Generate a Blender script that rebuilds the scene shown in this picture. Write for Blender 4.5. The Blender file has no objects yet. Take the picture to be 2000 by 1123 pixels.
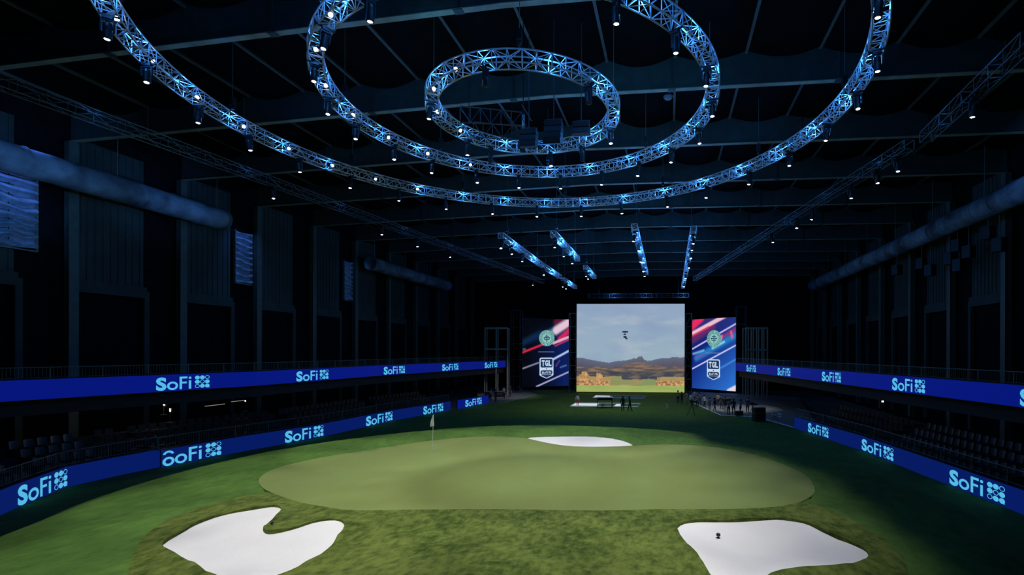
import bpy, bmesh, math, random
from math import sin, cos, pi, radians as R, hypot, atan2, sqrt, exp
from mathutils import Vector, Matrix, noise
from mathutils.geometry import delaunay_2d_cdt
random.seed(7)
SC = bpy.context.scene
C = SC.collection

# ------------------------------------------------------------------ camera, exposure, world, lights
F, PX, PY, ROLL = 974.0, 1160.0, 685.0, 0.003      # focal length and principal point in pixels of 2000x1123
CAM = Vector((7.5, 0.0, 7.6)); TH = R(8.6)          # the hall's long axis is +y
cd = bpy.data.cameras.new('camera'); cam = bpy.data.objects.new('camera', cd); C.objects.link(cam)
cd.sensor_width = 36; cd.lens = F/2000*36
cd.shift_x = -(PX-1000)/2000; cd.shift_y = (PY-561.5)/2000
cd.clip_end = 400; cd.clip_start = .1
cam.matrix_world = Matrix.Translation(CAM) @ Matrix.Rotation(TH, 4, 'Z') @ Matrix.Rotation(pi/2, 4, 'X') @ Matrix.Rotation(ROLL, 4, 'Z')
SC.camera = cam
SC.view_settings.view_transform = 'Standard'; SC.view_settings.look = 'None'
SC.view_settings.exposure = 0; SC.view_settings.gamma = 1; SC.view_settings.use_curve_mapping = False
w = bpy.data.worlds.new('world'); SC.world = w; w.use_nodes = True
w.node_tree.nodes['Background'].inputs[0].default_value = (.02, .05, .09, 1)
w.node_tree.nodes['Background'].inputs[1].default_value = .035
SC.cycles.sample_clamp_indirect = 3

def lamp(name, kind, loc, energy, color, aim=None, radius=.1, angle=60, blend=1.0, size=None):
    d = bpy.data.lights.new(name, kind); o = bpy.data.objects.new(name, d); C.objects.link(o)
    d.energy = energy; d.color = color; o.location = loc
    if kind == 'AREA':
        d.size = size or 1
    else:
        d.shadow_soft_size = radius
    if kind == 'SPOT':
        d.spot_size = R(angle); d.spot_blend = blend
    if aim is not None:
        o.rotation_euler = (Vector(aim)-Vector(loc)).to_track_quat('-Z', 'Y').to_euler()
    return o

# wide white floods hung from the ring trusses, lighting the green; the ones on the right are weaker
RC = Vector((-.05, 25.4)); RZ = 20.2
FL = 1.32
def flood(rr, ra, a, P, ang, bl):
    if P > 0: lamp('green_flood', 'SPOT', (RC.x+rr*cos(a), RC.y+rr*sin(a), RZ-1.2), P*FL, (1, .99, .95), (RC.x+ra*cos(a), RC.y+ra*sin(a), .8), .2, ang, bl)
for i, P in enumerate((2657, 3592, 3424, 4652, 3054, 2853, 4256, 3138, 3278, 3486, 3397, 3527, 4074, 3891, 3452, 2740)):
    a = 2*pi*(i+.5)/16; lf = cos(a) < .3; rt = i in (0, 1, 2, 15)
    flood(16, 13.4 if lf else 11.2 if rt else 12.4, a, P*(.85 if rt else 1.05), 48 if lf else 38 if rt else 42, .36 if lf else .8)
for a, P in ((.5, 1685), (5.5, 128), (7.5, 1631)): flood(9.6, 7.5, 2*pi*a/8, P, 44, 1)
for i, P in enumerate((2704, 3121, 3066, 2726)): flood(4.7, 3.0, 2*pi*(i+.5)/4, P*1.15, 66, 1)
lamp('duct_wash', 'SPOT', (-22, 18, 17), 3380, (.10, .34, 1), (-33.4, 25, 19.8), .2, 58, 1)
lamp('duct_wash', 'SPOT', (-24, 32, 17), 1300, (.10, .34, 1), (-33.4, 36, 19.8), .2, 50, 1)
lamp('duct_wash', 'SPOT', (23, 30, 18), 3900, (.10, .32, 1), (33.4, 37, 19.8), .2, 46, 1)
lamp('added_flag_spot', 'SPOT', (4, 14, RZ-1.2), 4500, (1, 1, .97), (-8.5, 32.2, 2.9), .1, 9, .6)  # narrow lamp added only to brighten the flag
# soft yellow lamps added over the far fairway to offset the blue spill
for x in (-8, 0, 8):
    lamp('added_fairway_fill', 'SPOT', (x*.5, 62, 17), 1100, (1, 1, .35), (x, 66, 0), .3, 95, 1)
lamp('added_crew_spot', 'SPOT', (12, 62, 17), 9000, (1, 1, .95), (16.5, 68, 0), .3, 34, 1)  # soft lamps added to brighten the crew on both aprons
lamp('added_crew_spot', 'SPOT', (-8, 68, 17), 5000, (1, 1, .95), (-19, 80, 0), .3, 34, 1)
# teal fill lamps added to tone the roof beams, ducts and wall panels
BL = (.10, .32, 1.0)
WASH = .62
for loc, aim, e, ang in (((-12, 22, 16), (-34, 24, 20), 900, 60), ((-14, 38, 16), (-35, 48, 17), 700, 60), ((-16, 58, 14), (-35, 68, 16), 600, 60),
                         ((12, 26, 16), (34, 34, 20), 700, 60), ((14, 40, 15), (34, 54, 16), 700, 60), ((14, 60, 14), (34, 74, 14), 500, 60),
                         ((-3, 20, 21.3), (-6, 48, 25), 420, 110), ((6, 22, 21.3), (9, 50, 25), 520, 110), ((0, 45, 20), (0, 80, 25), 450, 110),
                         ((3, 5, 17), (3, 22, 25), 260, 120), ((4, 80, 18), (6, 104, 14), 260, 90)):
    lamp('added_teal_fill', 'SPOT', loc, e*WASH, (.07, .46, .56), aim, .3, ang, 1)

# ------------------------------------------------------------------ projection helpers (photo pixel -> place in the hall)
def hall(X, Z):
    return (X*cos(TH)-Z*sin(TH)+CAM.x, Z*cos(TH)+X*sin(TH)+CAM.y)
def ray(px, py):
    dx, dy = px-PX, py-PY
    c, s = cos(-ROLL), sin(-ROLL)
    return (dx*c-dy*s)/F, -(dx*s+dy*c)/F
def at(px, py, Z):
    u, v = ray(px, py); x, y = hall(u*Z, Z); return Vector((x, y, CAM.z+v*Z))
def ground(px, py, z=0.0, hf=None):
    u, v = ray(px, py)
    for _ in range(12 if hf else 1):
        Z = (z-CAM.z)/v; x, y = hall(u*Z, Z)
        if hf: z = .5*z+.5*hf(x, y)
    return Vector((x, y, z))

# ------------------------------------------------------------------ materials
def lin(c):
    return tuple(((v/255)/12.92 if v/255 <= .04045 else (((v/255)+.055)/1.055)**2.4) for v in c)
MATS = {}
def mat(name, col, rough=.6, metal=0, var=.15, scale=6, bump=0, bscale=80, spec=.5):
    m = bpy.data.materials.new(name); m.use_nodes = True
    nt = m.node_tree; b = nt.nodes['Principled BSDF']
    b.inputs['Roughness'].default_value = rough; b.inputs['Metallic'].default_value = metal
    b.inputs['Specular IOR Level'].default_value = spec
    tc = nt.nodes.new('ShaderNodeTexCoord')
    n = nt.nodes.new('ShaderNodeTexNoise'); n.inputs['Scale'].default_value = scale; n.inputs['Detail'].default_value = 5
    nt.links.new(tc.outputs['Object'], n.inputs['Vector'])
    r = nt.nodes.new('ShaderNodeValToRGB')
    r.color_ramp.elements[0].position = .3; r.color_ramp.elements[1].position = .7
    r.color_ramp.elements[0].color = tuple(c*(1-var) for c in col)+(1,)
    r.color_ramp.elements[1].color = tuple(min(1, c*(1+var)) for c in col)+(1,)
    nt.links.new(n.outputs['Fac'], r.inputs[0]); nt.links.new(r.outputs[0], b.inputs['Base Color'])
    if bump:
        n2 = nt.nodes.new('ShaderNodeTexNoise'); n2.inputs['Scale'].default_value = bscale; n2.inputs['Detail'].default_value = 6
        nt.links.new(tc.outputs['Object'], n2.inputs['Vector'])
        bp = nt.nodes.new('ShaderNodeBump'); bp.inputs['Strength'].default_value = bump; bp.inputs['Distance'].default_value = .05
        nt.links.new(n2.outputs['Fac'], bp.inputs['Height']); nt.links.new(bp.outputs[0], b.inputs['Normal'])
    MATS[name] = m
    return m
def emit(name, col, s=1):
    m = bpy.data.materials.new(name); m.use_nodes = True
    b = m.node_tree.nodes['Principled BSDF']
    b.inputs['Base Color'].default_value = (.01, .01, .01, 1)
    b.inputs['Emission Color'].default_value = col+(1,); b.inputs['Emission Strength'].default_value = s
    b.inputs['Roughness'].default_value = .5; b.inputs['Specular IOR Level'].default_value = .1
    MATS[name] = m
    return m
def turf_mat(name, c1, c2, s1, s2, bump, bs):
    """two octaves of mottling: broad mown patches plus fibre-scale speckle"""
    m = bpy.data.materials.new(name); m.use_nodes = True
    nt = m.node_tree; b = nt.nodes['Principled BSDF']; b.inputs['Roughness'].default_value = .85
    b.inputs['Specular IOR Level'].default_value = .15
    tc = nt.nodes.new('ShaderNodeTexCoord')
    def nz(s, d, st=(1, 1, 1)):
        mp = nt.nodes.new('ShaderNodeMapping'); mp.inputs['Scale'].default_value = st
        nt.links.new(tc.outputs['Object'], mp.inputs[0])
        n = nt.nodes.new('ShaderNodeTexNoise'); n.inputs['Scale'].default_value = s; n.inputs['Detail'].default_value = d
        n.inputs['Roughness'].default_value = .65
        nt.links.new(mp.outputs[0], n.inputs['Vector']); return n
    a, f, g = nz(s1, 3), nz(s2, 8, (1, .6, 1)), nz(bs, 8)
    mx = nt.nodes.new('ShaderNodeMath'); mx.operation = 'MULTIPLY_ADD'
    nt.links.new(f.outputs['Fac'], mx.inputs[0]); mx.inputs[1].default_value = .6
    mm = nt.nodes.new('ShaderNodeMath'); mm.operation = 'MULTIPLY'; mm.inputs[1].default_value = .4
    nt.links.new(a.outputs['Fac'], mm.inputs[0]); nt.links.new(mm.outputs[0], mx.inputs[2])
    r = nt.nodes.new('ShaderNodeValToRGB')
    r.color_ramp.elements[0].position = .38; r.color_ramp.elements[1].position = .62
    r.color_ramp.elements[0].color = c1+(1,); r.color_ramp.elements[1].color = c2+(1,)
    nt.links.new(mx.outputs[0], r.inputs[0]); nt.links.new(r.outputs[0], b.inputs['Base Color'])
    bp = nt.nodes.new('ShaderNodeBump'); bp.inputs['Strength'].default_value = bump; bp.inputs['Distance'].default_value = .06
    nt.links.new(g.outputs['Fac'], bp.inputs['Height']); nt.links.new(bp.outputs[0], b.inputs['Normal'])
    MATS[name] = m
    return m

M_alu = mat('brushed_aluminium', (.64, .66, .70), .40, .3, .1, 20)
M_dim = mat('dimmed_dark_truss', (.09, .10, .12), .5, .3, .2, 12)  # dim light on the side trusses is put into this dark colour
M_blk = mat('black_powder_coat', (.006, .006, .008), .5, 0, .3, 10)
M_blk2 = mat('black_rubber', (.02, .02, .022), .8, 0, .3, 10)
M_fab = mat('black_insulation_fabric', (.003, .003, .003), .95, 0, .4, 1.2, .3, 3, .1)
M_flange = mat('bounce_lit_grey_flange', (.27, .28, .20), .5, 0, .25, 1.2)  # paler and warmer than the web: light bounced from below put into the colour
M_beam = mat('grey_primer_steel', (.045, .062, .060), .55, 0, .2, 1.5, .1, 8)
M_purl = mat('galvanised_purlin', (.13, .15, .14), .5, .2, .2, 2)
M_wall = mat('dark_wall_panel', (.028, .044, .036), .7, 0, .3, .6, .2, 4)
M_wallb = mat('black_drape', (.006, .007, .008), .9, 0, .4, 2, .3, 6, .1)
M_col = mat('column_steel', (.07, .095, .075), .5, 0, .2, 1.5)
M_duct = mat('spiral_duct_fabric', (.15, .20, .25), .6, .1, .75, .6, .15, 3)
M_foil = mat('foil_slats', (.35, .42, .55), .35, .4, .35, 1.6, .5, 3)
M_conc = mat('concrete_floor', (.17, .17, .17), .7, 0, .2, .8, .15, 12)
M_step = mat('black_stand_decking', (.012, .013, .014), .7, 0, .3, 3)
M_seat = mat('black_seat_plastic', (.007, .007, .008), .45, 0, .2, 8)
M_rail = mat('dark_steel_railing', (.19, .21, .18), .45, .2, .2, 8)
M_sand = mat('white_bunker_sand', (.72, .70, .69), .95, 0, .04, .5, .35, 14, .1)
M_white = mat('white_painted_metal', (.75, .75, .74), .4, 0, .05, 8)
M_flag = mat('white_flag_cloth', (.8, .8, .8), .8, 0, .05, 8)
M_hole = mat('hole_liner', (.02, .02, .02), .8)
M_fair = turf_mat('fairway_turf', (.052, .112, .018), (.094, .190, .034), .25, 2.2, .6, 7)
M_green = turf_mat('putting_green_turf', (.158, .192, .052), (.172, .225, .070), .10, .35, .12, 20)
M_rough = turf_mat('long_rough_turf', (.030, .055, .005), (.150, .190, .038), .45, 3.8, 1.0, 5)
M_mat = mat('artificial_tee_turf', (.10, .17, .10), .9, 0, .2, 3)
M_matw = mat('white_tee_border', (.6, .68, .66), .6, 0, .05, 3)
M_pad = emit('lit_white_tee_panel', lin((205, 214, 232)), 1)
M_steel = mat('scaffold_tube', (.36, .36, .28), .5, .2, .2, 6)
M_tab = mat('white_table_top', (.8, .8, .8), .5, 0, .04, 5)
M_lens = emit('lit_white_lens', (1, .98, .94), 14)
M_lensd = mat('dark_glass_lens', (.03, .04, .06), .15, 0, .1, 5)
M_blue = emit('led_blue', lin((4, 20, 122)), 1)
M_blue2 = emit('led_blue_lower', lin((5, 26, 98)), 1)
M_cyan = emit('led_cyan', lin((84, 186, 228)), 1)
M_work = emit('warm_work_lamp', (1, .93, .8), 7)
M_lamp2 = emit('dim_downlight', (1, .93, .75), .35)

# ------------------------------------------------------------------ object helpers
class MB:
    def __init__(s): s.v = []; s.f = []; s.mi = []
    def add(s, vs, fs, mi=0):
        n = len(s.v); s.v += [tuple(v) for v in vs]
        for f in fs: s.f.append([i+n for i in f]); s.mi.append(mi)
    def box(s, c, d, rz=0, mi=0, M=None):
        vs = []
        for x in (-.5, .5):
            for y in (-.5, .5):
                for z in (-.5, .5): vs.append(Vector((x*d[0], y*d[1], z*d[2])))
        if rz: 
            m = Matrix.Rotation(rz, 3, 'Z'); vs = [m@v for v in vs]
        vs = [v+Vector(c) for v in vs]
        if M: vs = [M@v for v in vs]
        s.add(vs, [(0, 1, 3, 2), (4, 6, 7, 5), (0, 4, 5, 1), (2, 3, 7, 6), (0, 2, 6, 4), (1, 5, 7, 3)], mi)
    def tube(s, a, b, r, n=6, r2=None, mi=0, cap=True):
        a, b = Vector(a), Vector(b); d = b-a
        if d.length < 1e-6: return
        q = d.to_track_quat('Z', 'Y'); r2 = r if r2 is None else r2
        vs = [a+q@Vector((r*cos(2*pi*i/n), r*sin(2*pi*i/n), 0)) for i in range(n)] + [b+q@Vector((r2*cos(2*pi*i/n), r2*sin(2*pi*i/n), 0)) for i in range(n)]
        fs = [(i, (i+1) % n, n+(i+1) % n, n+i) for i in range(n)]
        if cap: fs += [tuple(range(n))[::-1], tuple(range(n, 2*n))]
        s.add(vs, fs, mi)
    def path(s, pts, r, n=6, closed=False, mi=0):
        pts = [Vector(p) for p in pts]; m = len(pts); vs = []
        for i, p in enumerate(pts):
            if closed: d = pts[(i+1) % m]-pts[i-1]
            else: d = pts[min(i+1, m-1)]-pts[max(i-1, 0)]
            d.normalize(); up = Vector((0, 0, 1)) if abs(d.z) < .9 else Vector((1, 0, 0))
            e = d.cross(up).normalized(); g = e.cross(d)
            vs += [p+e*r*cos(2*pi*k/n)+g*r*sin(2*pi*k/n) for k in range(n)]
        fs = []
        for i in range(m if closed else m-1):
            j = (i+1) % m
            fs += [(i*n+k, i*n+(k+1) % n, j*n+(k+1) % n, j*n+k) for k in range(n)]
        if not closed: fs += [tuple(range(n)), tuple(range((m-1)*n, m*n))]
        s.add(vs, fs, mi)
    def lathe(s, prof, n=16, M=None, mi=0):
        vs = []
        for r, z in prof:
            for k in range(n): 
                v = Vector((r*cos(2*pi*k/n), r*sin(2*pi*k/n), z)); vs.append(M@v if M else v)
        fs = []
        for i in range(len(prof)-1):
            fs += [(i*n+k, i*n+(k+1) % n, (i+1)*n+(k+1) % n, (i+1)*n+k) for k in range(n)]
        fs += [tuple(range(n))[::-1], tuple(range((len(prof)-1)*n, len(prof)*n))]
        s.add(vs, fs, mi)
    def mesh(s, name, mats):
        me = bpy.data.meshes.new(name); me.from_pydata(s.v, [], s.f)
        for m in (mats if isinstance(mats, (list, tuple)) else [mats]): me.materials.append(m)
        me.polygons.foreach_set('material_index', s.mi); me.update()
        return me
    def build(s, name, m, parent=None, loc=None, smooth=False):
        me = s.mesh(name, m)
        if smooth: me.polygons.foreach_set('use_smooth', [True]*len(me.polygons))
        return link(name, me, parent, loc)
def link(name, me, parent=None, loc=None):
    o = bpy.data.objects.new(name, me); C.objects.link(o)
    if parent: o.parent = parent
    if loc is not None: o.location = loc
    return o
def tag(o, label=None, cat=None, group=None, kind=None):
    if label: o['label'] = label
    if cat: o['category'] = cat
    if group: o['group'] = group
    if kind: o['kind'] = kind
    return o
def empty(name, label, cat, loc=(0, 0, 0), rz=0, group=None):
    o = bpy.data.objects.new(name, None); C.objects.link(o); o.empty_display_size = .2
    o.location = loc; o.rotation_euler = (0, 0, rz); return tag(o, label, cat, group)
def copy_tree(o, parent=None):
    c = o.copy(); C.objects.link(c)
    if parent: c.parent = parent
    for ch in KIDS.get(o.name, []): copy_tree(ch, c)
    return c
KIDS = {}
def remember(root):
    """note the children once, so copies need no scene-wide search"""
    for o in C.objects:
        if o.parent: KIDS.setdefault(o.parent.name, [])
        if o.parent and o not in KIDS[o.parent.name]: KIDS[o.parent.name].append(o)
ORD = ['first', 'second', 'third', 'fourth', 'fifth', 'sixth', 'seventh', 'eighth', 'ninth', 'tenth', 'eleventh', 'twelfth', 'thirteenth', 'fourteenth', 'fifteenth', 'sixteenth', 'seventeenth', 'eighteenth', 'nineteenth', 'twentieth',
       'twenty-first', 'twenty-second', 'twenty-third', 'twenty-fourth', 'twenty-fifth', 'twenty-sixth']

# ------------------------------------------------------------------ the ground
GC = Vector((-.05, 25.4)); GR = 19.6
def sm(a, b, x):
    t = max(0, min(1, (x-a)/(b-a))); return t*t*(3-2*t)
def H(x, y):
    d = hypot(x-GC.x, y-GC.y)
    z = .85*(1-sm(GR-.9, GR+2.6, d))
    z += .42*exp(-(((x-2.2)/4.0)**2+((y-12.6)/3.4)**2))
    z += .10*sin(x*.33+1.0)*sin(y*.27)*(1-sm(15, 22, d))
    return z
green_px = [(504, 938), (507, 948), (517, 957), (532, 964), (560, 975), (590, 984), (620, 989), (660, 996), (700, 999), (745, 998), (800, 997), (900, 996), (1000, 996), (1100, 998), (1200, 999), (1280, 996), (1360, 996), (1440, 996), (1500, 993), (1535, 989), (1560, 983),
            (1580, 974), (1592, 963), (1590, 948), (1580, 934), (1560, 920), (1525, 906), (1490, 893), (1440, 881), (1390, 873), (1340, 869.5), (1290, 868.5), (1238, 871), (1200, 872.8), (1150, 873.3), (1110, 872), (1075, 867), (1045, 860.5), (1026, 856),
            (985, 853.5), (940, 853), (880, 857), (820, 864), (760, 873), (690, 884), (630, 894), (580, 904), (540, 915), (515, 926)]
bun1_px = [(1026, 855.7), (1060, 854), (1110, 853), (1155, 853), (1190, 856), (1215, 861), (1231, 867), (1237, 871), (1200, 872.6), (1150, 873.1), (1110, 871.8), (1075, 866.8), (1045, 860)]
bun2_px = [(315, 1072), (320, 1060), (356, 1040), (380, 1025.5), (410, 1013.5), (440, 1004.5), (470, 998.5), (500, 994), (524, 990), (539, 989.7), (549, 992.5), (549, 1000), (536, 1013.5), (521, 1025.5), (514, 1031.5), (513.5, 1037.5), (521, 1042.5), (539, 1041), (575, 1033),
           (605, 1022.5), (629, 1016.5), (650, 1015), (665, 1017.5), (673.5, 1024), (672.5, 1033), (661, 1047), (654.5, 1060), (645, 1073), (620, 1091.5), (590, 1108), (560, 1122), (515, 1137), (455, 1140), (407, 1123), (386, 1108), (362, 1095), (335, 1083)]
bun3_px = [(1321, 1036.5), (1325, 1027.5), (1340, 1021), (1367, 1018.5), (1409, 1020), (1460, 1018), (1496, 1015.5), (1523, 1014), (1550, 1017.5), (1574, 1022), (1598, 1033.5), (1625, 1048.5), (1667, 1063.5), (1691, 1075.5), (1697.5, 1086), (1691, 1096.5), (1673, 1105.5), (1640, 1108), (1580, 1109),
           (1538, 1113), (1520, 1117.5), (1508, 1124), (1490, 1136), (1430, 1145), (1395, 1138), (1383.5, 1123), (1370, 1099.5), (1359.5, 1083), (1346, 1069.5), (1331, 1053)]
rough_front = [(532, 964), (560, 975), (590, 984), (620, 989), (660, 996), (700, 999), (745, 998), (800, 997), (900, 996), (1000, 996), (1100, 998), (1200, 999), (1280, 996), (1360, 996), (1440, 996), (1500, 993), (1535, 989), (1560, 982)]
rough_px = [(235, 1240), (248, 1123), (262, 1075), (295, 1035), (345, 1008), (400, 990), (450, 976), (500, 966)] + rough_front + [(1580, 984), (1600, 989), (1640, 1005), (1685, 1028), (1735, 1062), (1765, 1092), (1775, 1123), (1790, 1240), (1400, 1290), (700, 1290)]
def dense(pts, step):
    out = []
    for i, p in enumerate(pts):
        q = pts[(i+1) % len(pts)]; n = max(1, int((q-p).length/step))
        out += [p.lerp(q, k/n) for k in range(n)]
    return out
def smooth_poly(pts, it=2):
    for _ in range(it):
        out = []
        for i, p in enumerate(pts):
            q = pts[(i+1) % len(pts)]; out += [p.lerp(q, .25), p.lerp(q, .75)]
        pts = out
    return pts
def to_xy(px, it=1):
    P = [ground(a, b, .6, H).to_2d() for a, b in px]
    return smooth_poly(P, it) if it else P
PG, PB1, PB2, PB3, PR = to_xy(green_px), to_xy(bun1_px), to_xy(bun2_px), to_xy(bun3_px), to_xy(rough_px, 1)
def inside(P, x, y):
    c = False; j = len(P)-1
    for i in range(len(P)):
        xi, yi = P[i]; xj, yj = P[j]
        if (yi > y) != (yj > y) and x < (xj-xi)*(y-yi)/(yj-yi)+xi: c = not c
        j = i
    return c
def dist(P, x, y):
    m = 1e9
    for i in range(len(P)):
        ax, ay = P[i-1]; bx, by = P[i]; dx, dy = bx-ax, by-ay
        t = max(0, min(1, ((x-ax)*dx+(y-ay)*dy)/max(1e-9, dx*dx+dy*dy)))
        m = min(m, hypot(x-ax-t*dx, y-ay-t*dy))
    return m
def patch(name, P, zf, m, holes=(), grid=.5, skirt=0, step=.35, label=None, cat=None, kind=None):
    B = dense(P, step); pts = list(B); loops = [list(range(len(B)))]
    for Hh in holes:
        h = dense(Hh, step); loops.append(list(range(len(pts), len(pts)+len(h)))); pts += h
    edges = [(l[i-1], l[i]) for l in loops for i in range(len(l))]
    xs = [p.x for p in P]; ys = [p.y for p in P]
    x = min(xs)
    allp = [P]+list(holes)
    while x < max(xs):
        y = min(ys)
        while y < max(ys):
            jx, jy = x+random.uniform(-.1, .1)*grid, y+random.uniform(-.1, .1)*grid
            if inside(P, jx, jy) and not any(inside(h, jx, jy) for h in holes) and min(dist(q, jx, jy) for q in allp) > grid*.35: pts.append(Vector((jx, jy)))
            y += grid
        x += grid
    v, e, f = delaunay_2d_cdt([Vector((p[0], p[1])) for p in pts], edges, [], 0, 1e-5)[:3]
    mb = MB(); mb.v = [(p.x, p.y, zf(p.x, p.y)) for p in v]
    for t in f:
        cx = sum(v[i].x for i in t)/len(t); cy = sum(v[i].y for i in t)/len(t)
        if inside(P, cx, cy) and not any(inside(h, cx, cy) for h in holes): mb.f.append(list(t)); mb.mi.append(0)
    used = set(i for t in mb.f for i in t)
    if skirt:
        for l in loops:
            vs = []
            for i in l: p = pts[i]; z = zf(p.x, p.y); vs += [(p.x, p.y, z), (p.x, p.y, z-skirt)]
            n = len(l); mb.add(vs, [(2*i, 2*((i+1) % n), 2*((i+1) % n)+1, 2*i+1) for i in range(n)])
    me = mb.mesh(name, m)
    bm = bmesh.new(); bm.from_mesh(me); bmesh.ops.delete(bm, geom=[q for q in bm.verts if not q.link_faces], context='VERTS')
    for fc in bm.faces:
        fc.smooth = True
        if abs(fc.normal.z) > .3 and fc.normal.z < 0: fc.normal_flip()
    bm.to_mesh(me); bm.free()
    return tag(link(name, me), label, cat, None, kind)

# LED wall lines as (px x, distance) pairs turned into hall positions
def pl(px, Z): u = (px-PX)/F; return Vector(hall(u*Z, Z))
LL = [ground(a, b).to_2d() for a, b in ((-70, 1050), (0, 1007), (33, 992), (132, 951), (230, 929), (313, 912))]
LL2 = [ground(a, b).to_2d() for a, b in ((316, 913.5), (436, 889), (500, 877), (621, 855), (766, 822), (880, 801))]
LL3 = [ground(a, b).to_2d() for a, b in ((894, 799), (954, 787.5))]
RL = [ground(a, b).to_2d() for a, b in ((1551.5, 836), (1682, 880), (1857, 949), (2000, 1006), (2150, 1065))]
UL = [pl(-75, 25), pl(0, 27.5), pl(500, 40.4), pl(742, 57), pl(988, 87)]
UR = [pl(1437, 75.5), pl(1544, 56), pl(1742, 37.2), pl(2000, 26.2), pl(2140, 22.3)]

WALLS = []
for _P in (LL, LL2, LL3, RL): WALLS += [(_P[i], _P[i+1]) for i in range(len(_P)-1)]
def wall_dist(x, y):
    m = 1e9
    for a, b in WALLS:
        dx, dy = b.x-a.x, b.y-a.y; t = max(0, min(1, ((x-a.x)*dx+(y-a.y)*dy)/(dx*dx+dy*dy)))
        m = min(m, hypot(x-a.x-t*dx, y-a.y-t*dy))
    return m
def fair_z(x, y):
    z = H(x, y)*sm(.2, 3.2, wall_dist(x, y)); k = 0
    for P in (PG, PR, PB1, PB2, PB3):
        if inside(P, x, y): k = max(k, sm(.25, .8, dist(P, x, y)))
    return z-.5*k
def off(P, i, d):
    a = P[max(0, i-1)]; b = P[min(len(P)-1, i+1)]; t = (b-a).normalized(); return P[i]+Vector((t.y, -t.x))*d
# fairway outline: along the left wall, to the screens, back along the right wall
fo = [Vector((-22, 6))]+[off(LL+LL2+LL3, i, -.25) for i in range(len(LL+LL2+LL3))]
fo += [ground(a, b).to_2d() for a, b in ((985, 786), (1053, 772), (1030, 762), (1090, 757), (1128, 763))]
fo += [at(1127, 765, 90.6).to_2d(), at(1337, 767, 90.0).to_2d()]
fo += [ground(a, b).to_2d() for a, b in ((1352, 786), (1408, 812), (1470, 815), (1497, 821))]
fo += [off(RL, i, -.25) for i in range(len(RL))]+[Vector((25, 6))]
patch('fairway_turf', fo, fair_z, M_fair, grid=.75, step=.6, label='dark green artificial fairway turf running from the raised green to the big screen', cat='turf')
patch('putting_green', PG, lambda x, y: H(x, y)+.03, M_green, grid=.7, skirt=.3, label='smooth pale green putting surface on the raised plateau', cat='putting green')
def rz_(x, y):
    n = .07*noise.noise(Vector((x*1.1, y*1.1, 0)))+.03*noise.noise(Vector((x*3.3, y*3.3, 5)))
    e = min(dist(PB2, x, y), dist(PB3, x, y))
    k = sm(0, .8, min(dist(PG, x, y), dist(PR, x, y)))
    return H(x, y)+.04+n*k+.05*exp(-(e/.6)**2)*sm(0, .5, dist(PG, x, y))
patch('rough_grass', PR, rz_, M_rough, (PB2, PB3), grid=.33, skirt=.25, step=.3, label='long olive green rough grass around the two front bunkers', cat='grass')
def sand(P, dep):
    def f(x, y):
        return H(x, y)-.02-dep*sm(0, 2.2, dist(P, x, y))+.02*noise.noise(Vector((x*2, y*2, 3)))
    return f
patch('sand_bunker', PB1, lambda x, y: H(x, y)+.02-.12*sm(.15, 1.2, dist(PB1, x, y)), M_sand, grid=.4, skirt=.3, label='narrow white sand bunker behind the putting green', cat='bunker')
patch('sand_bunker', PB2, sand(PB2, .3), M_sand, grid=.35, skirt=.3, label='white sand bunker with a grass finger cutting into it, front left', cat='bunker')
patch('sand_bunker', PB3, sand(PB3, .3), M_sand, grid=.35, skirt=.3, label='broad white sand bunker at front right holding a small black ball camera', cat='bunker')

# floor slab under everything
mb = MB(); mb.box((0, 52, -.75), (74, 112, .2)); tag(mb.build('floor', M_conc), 'dark concrete hall floor', None, None, 'structure')
# concrete aprons beside the screens
for nm, px, lab in (('concrete_apron', [(935, 792), (957, 788), (985, 786.5), (1054, 772.3), (1030, 762.5), (1000, 757), (930, 757)], 'pale concrete apron at the left edge of the turf below the left screen'),
                    ('concrete_apron', [(1345, 780), (1352, 786.3), (1408, 812.3), (1470, 815.3), (1497, 821.3), (1551, 836.3), (1600, 836), (1560, 775), (1350, 765)], 'grey concrete apron at the right edge of the turf where the crew stands')):
    P = [ground(a, b).to_2d() for a, b in px]; mb = MB(); n = len(P)
    mb.add([(p.x, p.y, .03) for p in P]+[(p.x, p.y, -.6) for p in P], [tuple(range(n)), tuple(range(n, 2*n))[::-1]]+[(i, (i+1) % n, n+(i+1) % n, n+i) for i in range(n)])
    o = tag(mb.build(nm, M_conc), lab, 'floor slab')
    mb = MB(); L = [2, 3, 4] if px[0][0] < 1000 else [1, 2, 3, 4, 5]
    mb.path([(P[i].x, P[i].y, .06) for i in L], .07, 4); mb.build('kerb_edge', M_white if px[0][0] > 1000 else M_rail, o)

# flagstick and hole
fp = ground(844.5, 877, .9, H); fp.z = H(fp.x, fp.y)+.03
t = empty('golf_flagstick', 'white flagstick with a drooping white flag standing on the putting green', 'flagstick', fp)
mb = MB(); hgt = 2.35
mb.tube((0, 0, -.1), (.07, 0, hgt), .022, 8, .016); mb.build('pole', M_flag, t)
mb = MB(); nu, nv = 8, 10
vs = []
for j in range(nv+1):
    for i in range(nu+1):
        u, v = i/nu, j/nv
        wd = .30*(1-v*.15)*(sin(min(1, v*1.4)*pi/2))
        vs.append((.07-wd*u+.10*v*(1-u)*.6, .10*sin(u*7+v*2)*u, hgt-v*.78-.10*u))
mb.add(vs, [(j*(nu+1)+i, j*(nu+1)+i+1, (j+1)*(nu+1)+i+1, (j+1)*(nu+1)+i) for j in range(nv) for i in range(nu)])
fl = mb.build('flag', M_flag, t, smooth=True); md = fl.modifiers.new('thickness', 'SOLIDIFY'); md.thickness = .012
mb = MB(); mb.lathe([(.054, 0), (.054, .012), (.045, .012)], 20); mb.build('hole_rim', M_white, t)

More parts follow.
